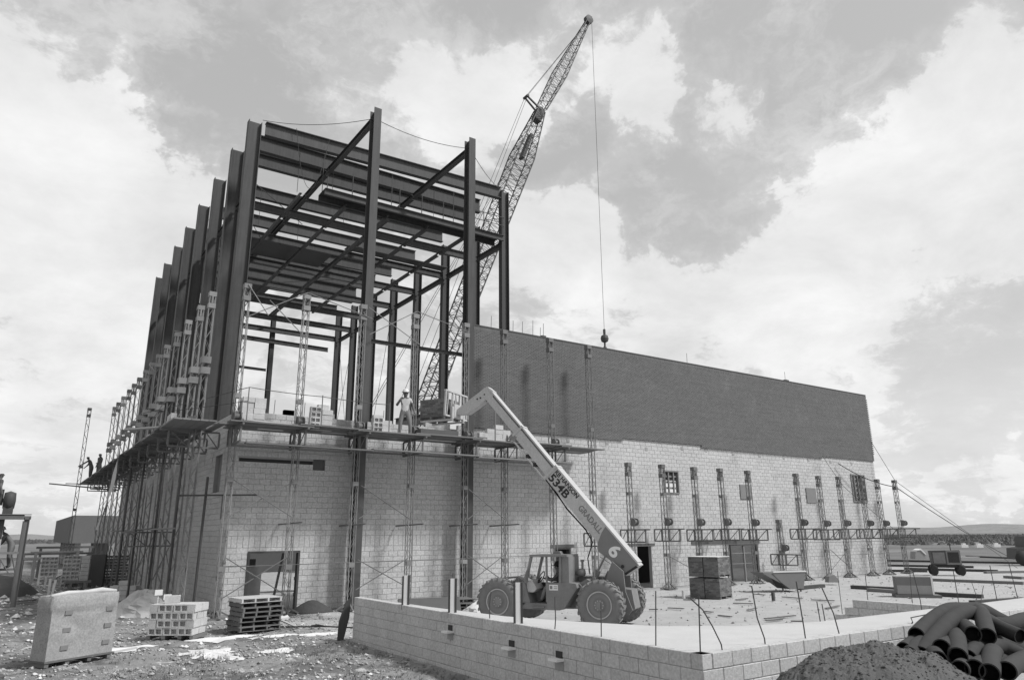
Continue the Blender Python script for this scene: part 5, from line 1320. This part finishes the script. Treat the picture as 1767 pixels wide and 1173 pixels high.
for k in range(9):
    o = single('timber', G().box(0, 1.5, 0, .28, 0, .12), 'wooddark', f'dark timber in the stack before the far left wall, {ORD[k]} from the bottom', 'timber', 'dark timbers stacked before the left wall', loc=(4.7+random.uniform(-.05, .05), 48.6, .2+k*.16)); o.rotation_euler = (0, 0, R(-14+random.uniform(-2, 2)))
for k, (px0, py0, px1, py1, Y) in enumerate(((65, 1009, 71, 973, 51), (77, 1012, 82, 983, 49.5), (83, 1027, 87, 998, 42), (89, 1027, 96, 1000, 41.8))):
    a, b = ray(px0, py0), ray(px1, py1); a = a*(Y/a.y); b = b*(Y/b.y); a.z += CZ; b.z += CZ
    single('white_stake', G().bar((a.x, a.y, -.05), b, .1, .05, (0, 1, 0)), 'white', f'{ORD[k]} of four leaning white boards standing in the left yard', 'board', 'white boards standing on end', base=(a.x, a.y, 0))
for k, (x0, x1, Y, z, h) in enumerate(((-.2, 3.3, 55, 1.35, .1), (1.0, 5.2, 57, 1.55, .12), (1.5, 4.2, 52.5, 1.75, .08), (2.0, 5.5, 60, 1.9, .14), (-1, 2.2, 58, 1.2, .15), (3.0, 4.2, 45.5, .3, .12))):
    single('board_bench', G().box(x0, x1, Y, Y+.5, z, z+h).box(x0+.2, x0+.35, Y, Y+.4, 0, z).box(x1-.35, x1-.2, Y, Y+.4, 0, z), 'plank' if k % 2 else 'wood', f'long boards on trestles in the far left yard, {ORD[k]} bench', 'bench', base=(x0, Y, 0))
# crumpled heap and small debris by the corner
def lump(name, c, rx, ry, h, m, label, cat, seed=0, n=26, rough=.35, kind=None, rings=12):
    g = G(); rnd = seed*3.7
    for j in range(rings+1):
        t = j/rings
        for i in range(n):
            a = 2*math.pi*i/n; q = 1+rough*MN.fractal(Vector((math.cos(a)*1.4+rnd, math.sin(a)*1.4, t*2)), 1, 2, 4)
            r_ = t*q; z = h*(1-t**1.7)*(1+rough*.9*MN.fractal(Vector((rx*t*math.cos(a)*2+rnd, ry*t*math.sin(a)*2, 5)), 1, 2, 5)) - (.12 if j == rings else 0)
            g.v.append((rx*r_*math.cos(a), ry*r_*math.sin(a), z))
    for j in range(rings):
        for i in range(n): g.f.append((j*n+i, j*n+(i+1) % n, (j+1)*n+(i+1) % n, (j+1)*n+i))
    g.f.append(tuple(range(n)))
    return single(name, g, m, label, cat, loc=c, kind=kind)
lump('rubble_heap', (4.55, 29.6, 0), 1.2, 1.9, .75, 'cloth', 'pale crumpled heap between the shaded wall and the stack of open blocks', 'heap', 2)
lump('mortar_heap', (9.35, 26.2, -.02), .85, .4, .42, 'gravel', 'small dark cone of sand against the front wall right of the left door', 'heap', 5, rough=.1)
lump('dust_heap', (14.3, 22.9, -.02), .7, .5, .38, 'pale', 'small pale heap beside the telehandler front wheel', 'heap', 6)
def rock(g, c, s, rnd):
    vs = []
    for x, y, z in ((1, 0, 0), (-1, 0, 0), (0, 1, 0), (0, -1, 0), (0, 0, 1), (0, 0, -1), (.6, .6, .5), (-.6, -.5, .6)):
        vs.append((c[0]+x*s*rnd.uniform(.6, 1.3), c[1]+y*s*rnd.uniform(.6, 1.3), c[2]+z*s*rnd.uniform(.4, .9)))
    g.add(vs, [(0, 2, 6), (2, 4, 6), (4, 0, 6), (1, 3, 7), (3, 4, 7), (4, 1, 7), (2, 1, 4), (3, 0, 4), (2, 0, 5), (1, 2, 5), (3, 1, 5), (0, 3, 5)])
rnd = random.Random(8)
def scatter(name, n, m, x0, x1, y0, y1, s0, s1, seed, excl=lambda x, y: False, dens=None):
    rnd = random.Random(seed); g = G(); k = 0
    while k < n:
        x, y = rnd.uniform(x0, x1), rnd.uniform(y0, y1)
        if excl(x, y): k += 1; continue
        if dens and rnd.random() > dens(x, y): k += 1; continue
        s = s0*(s1/s0)**(rnd.random()**2.2); rock(g, (x, y, gh(x, y)+s*.25), s, rnd); k += 1
    o = struct(name, g, m); o['kind'] = 'stuff'; return o
west = lambda x, y: (x > 7.65 and y < 18.8) 
dn2 = lambda x, y: max(.05, min(1, .55+1.6*MN.noise(Vector((x*.5, y*.5, 9)))))
scatter('rubble', 17000, 'rubble', -2, 9.5, 12, 27, .010, .06, 1, west, dn2)
scatter('pale_rubble', 3200, 'pale', -1, 9.5, 13, 27, .010, .075, 2, west, lambda x, y: max(.0, min(1, .2+2.2*MN.noise(Vector((x*.6, y*.6, 3))))))
scatter('rubble', 3200, 'rubble', 8, 44, 9, 26.5, .02, .07, 3, lambda x, y: y < 15 and x < 18 and (x-8)*.9+(y-9) < 9, lambda x, y: .5)
scatter('pale_rubble', 1400, 'pale', -3, 8, 26, 60, .03, .16, 4)
# weeds
g = G(); rnd = random.Random(14)
for _ in range(2600):
    x, y = rnd.uniform(2, 8.5), rnd.uniform(12.5, 20)
    if west(x, y) or MN.noise(Vector((x*.7, y*.7, 1))) < -.02: continue
    z = gh(x, y)
    for b_ in range(5):
        a = rnd.uniform(0, 6.28); l_ = rnd.uniform(.03, .10); w_ = .006
        g.add([(x-w_*math.sin(a), y+w_*math.cos(a), z), (x+w_*math.sin(a), y-w_*math.cos(a), z), (x+math.cos(a)*l_*.7, y+math.sin(a)*l_*.7, z+l_)], [(0, 1, 2)])
M['weed'] = mat('dry_weeds', .20, .9, nz=.2, nscale=2)
o = struct('weeds', g, 'weed'); o['kind'] = 'stuff'
# pale spilled lime patches
def patch(c, rx, ry, seed, label):
    g = G(); n = 46; o_ = Vector(c)
    g.v.append((0, 0, .03))
    for ring in (.5, 1.0):
        for i in range(n):
            a = 2*math.pi*i/n; q = (1+.75*MN.fractal(Vector((math.cos(a)*1.8+seed, math.sin(a)*1.8, seed)), 1, 2.2, 6))*ring
            x, y = rx*q*math.cos(a), ry*q*math.sin(a); g.v.append((x, y, gh(c[0]+x, c[1]+y)+(.035 if ring < 1 else .012)))
    for i in range(n): g.f.append((0, 1+i, 1+(i+1) % n)); g.f.append((1+i, 1+n+i, 1+n+(i+1) % n, 1+(i+1) % n))
    single('lime_patch', g, 'white_dust', label, 'lime patch', 'pale patches spilled on the ground', loc=c)
M['white_dust'] = mat('pale_lime', .66, .95, nz=.05, fine=.08)
patch((4.35, 18.6, .0), .62, .95, 3.3, 'largest pale lime patch, in front of the stack of open blocks')
patch((5.15, 21.1, .0), .9, .5, 5.1, 'pale lime patch between the open blocks and the pallet stack')
patch((6.9, 20.4, .0), 1.2, .35, 8.2, 'pale lime patch in front of the pallet stack')
patch((2.9, 20.6, .0), .6, .18, 9.5, 'thin pale streak right of the wrapped block cube')
patch((5.6, 18.0, .0), .35, .25, 1.5, 'small pale patch in the middle of the muddy foreground')
for k, (px, py, s, sx, lab) in enumerate(((640, 1083, .20, 1.5, 'broken pale block with a split face near the end of the low wall'), (708, 1112, .21, 1.45, 'whole concrete block lying alone beside the low wall'), (485, 1068, .14, 2.4, 'pale broken slab right of the pallet stack'), (645, 1112, .10, 1.6, 'small white chip of stone on the muddy ground'), (560, 1065, .16, 1.8, 'broken block with a hole before the front wall'))):
    a = ray(px, py); a = a*(-CZ/a.z); 
    if k == 1: g = G().box(-.2, .2, -.1, .1, 0, .19)
    else:
        g = G(); rnd = random.Random(k+40); n = 9; ring = [(.5+rnd.uniform(-.12, .14)) for _ in range(n)]
        for z_, q_ in ((0, .95), (s*.55, 1.0), (s*.9, .72)):
            for i in range(n): t_ = 2*math.pi*i/n; g.v.append((math.cos(t_)*ring[i]*sx*s*q_*1.6, math.sin(t_)*ring[i]*s*q_*1.8, z_*(1+rnd.uniform(-.15, .25) if z_ else 1)))
        for j in range(2):
            for i in range(n): g.f.append((j*n+i, j*n+(i+1) % n, (j+1)*n+(i+1) % n, (j+1)*n+i))
        g.f.append(tuple(range(2*n, 3*n)))
    single('broken_block', g, 'looseblock' if k in (1, 4) else 'pale', lab, 'broken block', loc=(a.x, a.y, -.02)).rotation_euler = (0, 0, R((30, -38, 10, 80, 5)[k]))
single('leaning_plate', G().prism([(0, 0), (.16, .0), (.28, .55), (.30, 1.05), (.16, .9), (.02, .45)], -.03, .03, SP), 'steel', 'dark curved steel plate leaning on the end of the low wall', 'steel plate', loc=(7.45, 18.85, 0)).rotation_euler = (0, 0, R(-15))
single('plank_offcut', G().box(-.6, .6, -.06, .06, 0, .03), 'wood', 'board offcut sloping down beside the pallet stack', 'board', loc=(7.4, 22.3, .05)).rotation_euler = (R(0), R(18), R(-50))
single('dark_cable', G().path([(6.9, 22.4, .04), (7.6, 21.8, .05), (8.2, 21.6, .03), (8.1, 22.1, .04), (7.8, 21.8, .06), (8.6, 20.9, .04), (9.2, 20.3, .02)], .02, 6), 'black', 'dark hose curling on the ground between pallets and low wall', 'hose', base=(6.9, 22.4, 0))
for k, (px0, py0, px1, py1, w_) in enumerate(((195, 1127, 235, 1120, .07), (10, 1040, 60, 1036, .12), (55, 1085, 65, 1080, .10), (25, 1092, 36, 1089, .1), (240, 1062, 262, 1057, .05), (400, 1010, 408, 1050, .05))):
    a, b = ray(px0, py0), ray(px1, py1); a = a*(-CZ/a.z); b = b*(-CZ/b.z)
    single('board_offcut', G().bar((a.x, a.y, .03), (b.x, b.y, .04), w_, .04), 'wooddark' if k % 2 else 'wood', f'loose board offcut on the left ground, {ORD[k]} of the scattered ones', 'board', base=(a.x, a.y, 0))
# items cut by the left picture edge
single('trench_sheet', G().box(-.05, .05, -.9, .3, 0, 1.25), 'steel', 'dark steel panel standing on end at the left picture edge', 'panel', loc=(-.15, 22.4, -.1)).rotation_euler = (R(0), R(6), R(-20))
sp_ = [(i*.40, 0, k, 'h', f'{["lower", "upper"][k]} {["left", "right"][i]} open block') for k in range(2) for i in range(2)]
stack(-.62, 18.9, R(35), sp_, 'of the low pile at the left picture edge', .0, .2)
lump('mud_heap', (.0, 17.3, -.05), .5, .7, .3, 'gravel', 'dark mud heap at the lower left picture corner', 'heap', 11)

# ------------------------------------------------------------------ yard on the right
BD = R(104)
fr_ = frame(24.45, 20.72, BD - R(90)+R(0))
def bpack(label, x, y, z, w=1.08, d=.66, h=.78, m='packbrick', mn='packjoint'):
    a, b = fr_(x, y); t = thing('brick_pallet', label, 'brick pallet', (a, b, z), BD - R(90)); t['group'] = 'brick packs stacked in the yard'
    for x_ in (0, w/2-.05, w-.1): part('pallet_bearer', G().box(x_, x_+.1, 0, d, 0, .07), 'wooddark', t)
    brick_cube(t, 0, w, 0, d, .075, h, m, mname=mn)
for k in range(2):
    bpack(f'{["lower", "upper"][k]} near pack of dark bricks in the double stack before the long wall', 0, 0, k*.84)
    bpack(f'{["lower", "upper"][k]} far pack of dark bricks in the double stack before the long wall', 0, .70, k*.84)
a, b = fr_(1.25, .6); t = thing('block_pallet', 'pale dusty pack of blocks right of the dark brick stack', 'block pallet', (a, b, 0), BD - R(90)); brick_cube(t, 0, .8, 0, .9, 0, .78, 'looseblock', bw=.4, bh=.2, mname='face_mortar')
single('cover_board', G().box(0, 1.1, 0, 1.38, 0, .02), 'pale', 'pale board covering the top of the dark brick packs', 'board', loc=(fr_(0, 0)[0], fr_(0, 0)[1], 1.625)).rotation_euler = (0, 0, BD-R(90))
HP = thing('mortar_hopper', 'steel mortar hopper with open chute standing in the yard, right of the bricks', 'hopper', (29.6, 21.4, 0), R(-18))
part('hopper_body', G().prism([(-.55, .82), (1.25, .88), (1.05, .12), (.35, .10), (-.10, .40)], 0, 1.0, SP), 'tank', HP)
part('chute', G().prism([(-.55, .82), (-1.05, .86), (-.95, .78), (-.15, .36), (-.10, .40)], .02, .98, SP), 'tank', HP)
part('hopper_lip', G().box(-.5, 1.27, -.03, .0, .84, .90), 'pale', HP); part('chute_mouth_shade', G().prism([(-.62, .60), (-.12, .36), (.08, .18), (-.40, .22)], -.01, .0, SP), 'pipein', HP)  # mouth is a near-black plate, its shade put into the colour
for x in (.0, .95): part('hopper_leg', G().box(x, x+.06, .1, .16, -.02, .15), 'tank', HP)
TK = thing('water_tank', 'square site tank with a dark upper band and a dusty lower half', 'tank', (30.9, 16.9, 0), R(-52))
part('tank_body', G().box(0, 1.35, 0, .75, .1, .78), 'tank', TK); part('dust_band', G().box(.01, 1.28, -.006, -.001, .1, .45), 'tanklt', TK)
part('tank_edge', G().box(1.29, 1.36, -.03, -.007, .1, .86), 'white', TK); part('tank_skid', G().box(-.1, 1.6, -.1, .8, -.02, .08), 'wooddark', TK)
CP = thing('air_compressor', 'towed air compressor with dark grille on rubber wheels, right background', 'compressor', (48.2, 23.0, 0), R(-55))
part('housing', G().prism([(-1.05, .62), (-1.15, 1.45), (1.05, 1.48), (1.1, .62)], 0, 1.3, SP), 'compressor', CP)
part('front_frame', G().box(.0, 1.08, -.04, -.001, .62, 1.46), 'machine', CP); part('grille', G().box(.12, .95, -.06, -.041, .75, 1.36), 'black', CP)
CP.scale = (.72, .72, 1.0)
for i in range(8): part('louvre', G().box(.13, .94, -.07, -.061, .78+i*.07, .80+i*.07), 'compressor', CP)
part('side_door', G().box(-1.0, -.1, -.03, -.001, .7, 1.35), 'machine', CP)
part('chassis', G().box(-1.2, 1.25, .05, 1.25, .45, .60), 'black', CP)
for x in (-1.05, 1.0):
    for y in (-.05, 1.2): part('wheel', G().lathe([(.001, -.09), (.2, -.1), (.30, -.09), (.32, 0), (.30, .09), (.2, .1), (.001, .09)], 18, (x, y, .30), 'y'), 'black', CP, smooth=True)
part('exhaust', G().tube((.5, .6, 1.4), (.5, .6, 1.8), .04, 6), 'black', CP)
GN = thing('parked_roller', 'dark machine with tyres cut off by the right picture edge', 'machine', (66.6, 25.2, 0), R(-40))
part('machine_body', G().prism([(-1.3, .5), (-1.2, 1.3), (-.5, 1.4), (-.4, 2.2), (.6, 2.2), (1.2, 1.2), (1.2, .5)], 0, 1.4, SP), 'compressor', GN)
for x in (-.9, .9): part('wheel', G().lathe([(.001, -.15), (.5, -.16), (.56, 0), (.5, .16), (.001, .15)], 18, (x, -.1, .55), 'y'), 'black', GN, smooth=True)
# long beams and pipes laid out in the yard
yard = [((1500, 967), (1762, 972), .30, 0), ((1530, 976), (1680, 979), .25, 0), ((1562, 982), (1722, 986), .30, 0), ((1640, 961), (1716, 961), .35, 1), ((1606, 1001), (1767, 1007), .9, 2), ((1606, 1026), (1696, 1031), .14, 0),
        ((1700, 988), (1767, 987), .5, 2), ((1480, 985), (1600, 986), .3, 0), ((1668, 960), (1762, 964), .2, 0), ((1500, 1018), (1550, 1022), .35, 2), ((1470, 1014), (1548, 1018), .12, 0), ((1678, 1042), (1767, 1036), .12, 0), ((1735, 996), (1767, 998), .8, 2), ((1380, 1016), (1420, 1012), .1, 0)]
for k, (p, q, h_, kind) in enumerate(yard):
    a, b = ray(*p), ray(*q); a = a*(-CZ/a.z); b = b*(-CZ/b.z); hh = (.16, .10, .14)[kind]
    single('steel_beam' if kind == 0 else 'timber_baulk', G().bar((a.x, a.y, hh/2-.03), (b.x, b.y, hh/2-.03), .3 if kind else .25, hh), ('steel', 'pale', 'plank')[kind], f'long {["dark steel beam", "pale beam", "low dark timber"][kind]} lying in the right yard, {["nearest", "second", "third", "fourth", "fifth", "sixth", "seventh", "eighth", "ninth", "tenth", "eleventh", "twelfth", "thirteenth", "fourteenth"][k]} laid one', 'beam', 'beams and baulks laid out in the right yard', base=(a.x, a.y, 0))
for k, (px, py) in enumerate(((1590, 966), (1448, 985), (1440, 1008))):
    a = ray(px, py); a = a*(-CZ/a.z)
    t = thing('covered_mixer', ['small machine under a white sheet beyond the yard beams', 'white engine box standing at the foot of the right masts', 'grey block lump near the right masts'][k], 'site machine', (a.x, a.y, 0), R(-30))
    s_ = (1.0, .75, .5)[k]
    part('engine_box', G().prism([(-.6*s_, .1), (-.45*s_, .8*s_), (.1*s_, .95*s_), (.5*s_, .5*s_), (.55*s_, .1)], 0, .8*s_, SP), 'tanklt' if k != 2 else 'rim', t)
    if k < 2: part('sheet', G().prism([(-.2*s_, .9*s_), (.12*s_, 1.05*s_), (.55*s_, .55*s_), (.45*s_, .5*s_), (.05*s_, .9*s_)], -.05, .86*s_, SP), 'white', t)
for k, (x, y) in enumerate(((1666, 946), (1692, 946), (1722, 945))):
    wp_ = ray(x, y); wp_ = wp_*(-CZ/wp_.z)
    t = thing('white_trailer', f'{ORD[k]} tiny white vehicle parked far out before the scrub on the right', 'trailer', (wp_.x, wp_.y, 0), R(-30)); t.scale = (.35, .35, .45)
    part('trailer_body', G().box(-1.6, 1.6, 0, 1.4, .3, 1.3), 'white', t); part('cab', G().box(-.8, .6, .1, 1.3, 1.3, 1.8), 'white', t)
# thin twigs and offcuts strewn on the bright ground
twigs = [((1153, 1049), (1180, 1051)), ((1215, 1055), (1230, 1057)), ((1240, 1062), (1262, 1065)), ((1320, 1068), (1372, 1063)), ((1322, 1071), (1350, 1070)), ((1365, 1072), (1385, 1073)), ((1265, 1041), (1300, 1042)), ((1290, 1053), (1305, 1050)), ((1400, 1035), (1440, 1037)), ((1180, 1035), (1200, 1036)),
         ((1350, 1030), (1385, 1033)), ((1120, 1052), (1135, 1052)), ((1300, 1025), (1320, 1027)), ((1425, 1050), (1448, 1046)), ((1270, 1035), (1290, 1033))]
for k, (p, q) in enumerate(twigs):
    a, b = ray(*p), ray(*q); a = a*(-CZ/a.z); b = b*(-CZ/b.z)
    single('timber_offcut', G().bar((a.x, a.y, .02), (b.x, b.y, .03), .09, .03), 'wooddark', f'thin timber offcut on the bright ground beyond the sand fill, {["first", "second", "third", "fourth", "fifth", "sixth", "seventh", "eighth", "ninth", "tenth", "eleventh", "twelfth", "thirteenth", "fourteenth", "fifteenth"][k]} from the left group', 'offcut', 'timber offcuts strewn in the yard', base=(a.x, a.y, 0))
for k, (px, py, py1) in enumerate(((1335, 1036, 1022), (1180, 1032, 1023), (1218, 1008, 940))):
    a = ray(px, py); a = a*(-CZ/a.z)
    if k < 2: single('survey_stub', G().box(-.05, .05, -.05, .05, 0, .32), 'steel' if k == 0 else 'looseblock', ['short dark stub standing in the bright yard', 'small pale block at the foot of a leaning bar'][k], 'stub', loc=(a.x, a.y, 0))

# ------------------------------------------------------------------ gravel mound and drain pipes, lower right
g = G(); n = 150; GX0, GX1, GY0, GY1 = 5.9, 12.6, 3.3, 6.93
def mh(x, y):
    cx_, cy_ = 9.0, 5.35; dx = (x-cx_)/3.3; dy = (y-cy_)/2.0
    r_ = math.sqrt(dx*dx+dy*dy); h = 1.17*max(0, 1-r_)**.85 if r_ < 1 else 0
    h = 1.75*(1-min(1, r_)); h = h if h < 1.2 else 1.2+(h-1.2)*.35
    h = h + (.05*MN.fractal(Vector((x*2.2, y*2.2, 0)), 1, 2, 4) + .035*MN.noise(Vector((x*11, y*11, 2))))*(1 if r_ < 1 else 0)
    return h - .12
for j in range(n+1):
    for i in range(n+1):
        x, y = GX0+(GX1-GX0)*i/n, GY0+(GY1-GY0)*j/n; g.v.append((x-9.75, y-5.35, mh(x, y)+random.uniform(-.008, .008)))
for j in range(n):
    for i in range(n): q = j*(n+1)+i; g.f.append((q, q+1, q+n+2, q+n+1))
GM = single('gravel_mound', g, 'gravel', 'dark mound of crushed gravel in front of the low wall, bottom of the picture', 'gravel mound', loc=(9.75, 5.35, 0), kind='stuff')
g = G(); rnd = random.Random(4)
for _ in range(9000):
    x, y = rnd.uniform(6.2, 12.3), rnd.uniform(3.7, 6.9); z = mh(x, y)
    if z < -.02: continue
    rock(g, (x, y, z), .007*(3.6**(rnd.random()**2)), rnd)
struct('gravel_stones', g, 'gravel')['kind'] = 'stuff'
def cp(x, y, Y): d = ray(1540+x/7.665, 1020+y/7.665); q = d*(Y/d.y); q.z += CZ; return q
def smooth_path(pts, n=8):
    out = []
    for i in range(len(pts)-1):
        p0, p1, p2, p3 = pts[max(i-1, 0)], pts[i], pts[i+1], pts[min(i+2, len(pts)-1)]
        for k in range(n):
            t = k/n; out.append(.5*((2*p1)+(p2-p0)*t+(2*p0-5*p1+4*p2-p3)*t*t+(3*p1-p0-3*p2+p3)*t**3))
    out.append(pts[-1]); return out
pipes = [ # open end first
 ('long upper pipe arching over the heap, open end at the left', .112, [(318, 580, 5.75), (500, 400, 5.95), (730, 250, 6.15), (960, 235, 6.25), (1180, 240, 6.3), (1400, 350, 6.35), (1740, 520, 6.4)]),
 ('second arching pipe, open end low at the left edge of the heap', .112, [(385, 835, 5.45), (560, 600, 5.6), (760, 390, 5.75), (960, 275, 5.85), (1120, 300, 5.95), (1320, 410, 6.05), (1560, 560, 6.1)]),
 ('pipe whose dark mouth lies lowest at the far left of the heap', .095, [(150, 765, 5.6), (260, 680, 5.8), (400, 560, 6.0), (520, 500, 6.2)]),
 ('pipe under the second arch with a half hidden flattened mouth', .10, [(230, 830, 5.5), (350, 700, 5.65), (560, 600, 5.85)]),
 ('short pipe with a round open mouth in the left middle of the heap', .112, [(650, 745, 5.2), (760, 690, 5.5), (900, 620, 5.9)]),
 ('upright looking pipe pointing down at the viewer, left of centre', .118, [(865, 860, 5.0), (860, 700, 5.25), (850, 590, 5.6), (880, 560, 6.0)]),
 ('pipe pointing right and down in the centre of the heap', .115, [(1065, 565, 5.35), (980, 480, 5.6), (900, 430, 5.95), (860, 420, 6.3)]),
 ('steep pipe with its mouth down, top centre of the heap', .118, [(1255, 590, 5.25), (1215, 430, 5.5), (1180, 300, 5.8), (1140, 260, 6.1)]),
 ('pipe pointing right, its round mouth at the right picture edge', .112, [(1690, 590, 5.3), (1520, 520, 5.5), (1340, 440, 5.75), (1180, 400, 6.0)]),
 ('pipe half buried in gravel below the round open mouth', .112, [(610, 905, 5.05), (560, 830, 5.3), (620, 780, 5.7)]),
 ('pipe behind the centre with a dark mouth facing down left', .112, [(1000, 880, 5.15), (1110, 760, 5.35), (1260, 680, 5.6), (1480, 660, 5.8), (1740, 760, 5.9)]),
 ('pipe with a wide mouth in the bottom centre of the heap', .118, [(1090, 1025, 4.75), (1200, 960, 5.0), (1400, 900, 5.4)]),
 ('pipe mouth at the bottom, pointing straight down at the viewer', .118, [(1285, 1080, 4.6), (1300, 940, 4.8), (1320, 810, 5.1), (1350, 800, 5.5)]),
 ('pipe with a large round mouth at the bottom right', .118, [(1510, 1050, 4.6), (1620, 960, 4.9), (1800, 860, 5.3)]),
 ('pipe disappearing under the gravel slope at the bottom', .11, [(890, 1030, 4.85), (980, 960, 5.1), (1150, 860, 5.5)]),
 ('low pipe curving under the right side of the heap', .112, [(1105, 900, 5.4), (1230, 770, 5.45), (1400, 720, 5.5), (1600, 790, 5.4), (1800, 900, 5.4)]),
 ('pipe lying across the upper right of the heap', .112, [(1330, 400, 6.3), (1500, 430, 6.2), (1740, 360, 6.2), (2000, 330, 6.3)]),
 ('hidden filler pipe in the dark middle of the heap', .112, [(700, 640, 6.1), (900, 720, 6.0), (1200, 800, 6.0), (1500, 880, 6.0)]),
 ('hidden filler pipe low in the back of the heap', .112, [(560, 900, 6.1), (900, 930, 6.0), (1300, 960, 6.0), (1740, 980, 6.0)]),
 ('pipe crossing low behind the right mouths', .112, [(1380, 900, 5.5), (1560, 900, 5.5), (1800, 960, 5.6)]),
]
for lab, r_, pts in pipes:
    P_ = smooth_path([cp(*p) for p in pts]); base_ = P_[0].copy()
    t = thing('drain_pipe', lab, 'drain pipe', base_, group='black drain pipes heaped by the low wall')
    out = [p-base_ for p in P_]
    g = G(); g.path(out, r_, 22, cap=False); part('pipe_wall', g, 'pipe', t, smooth=True)
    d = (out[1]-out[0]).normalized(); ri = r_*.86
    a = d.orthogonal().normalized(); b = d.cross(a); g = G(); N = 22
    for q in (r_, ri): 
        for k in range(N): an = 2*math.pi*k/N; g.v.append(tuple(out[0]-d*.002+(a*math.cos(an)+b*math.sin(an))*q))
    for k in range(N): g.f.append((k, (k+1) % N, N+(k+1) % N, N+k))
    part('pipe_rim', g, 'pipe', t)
    g = G(); g.path([out[0]-d*.001, out[1], out[2], out[3]], ri, 22, cap=False); o0 = len(g.v); g.f.append(tuple(range(o0-22, o0))); part('pipe_bore', g, 'pipein', t, smooth=True)  # bore coloured near black for the shade inside the pipe
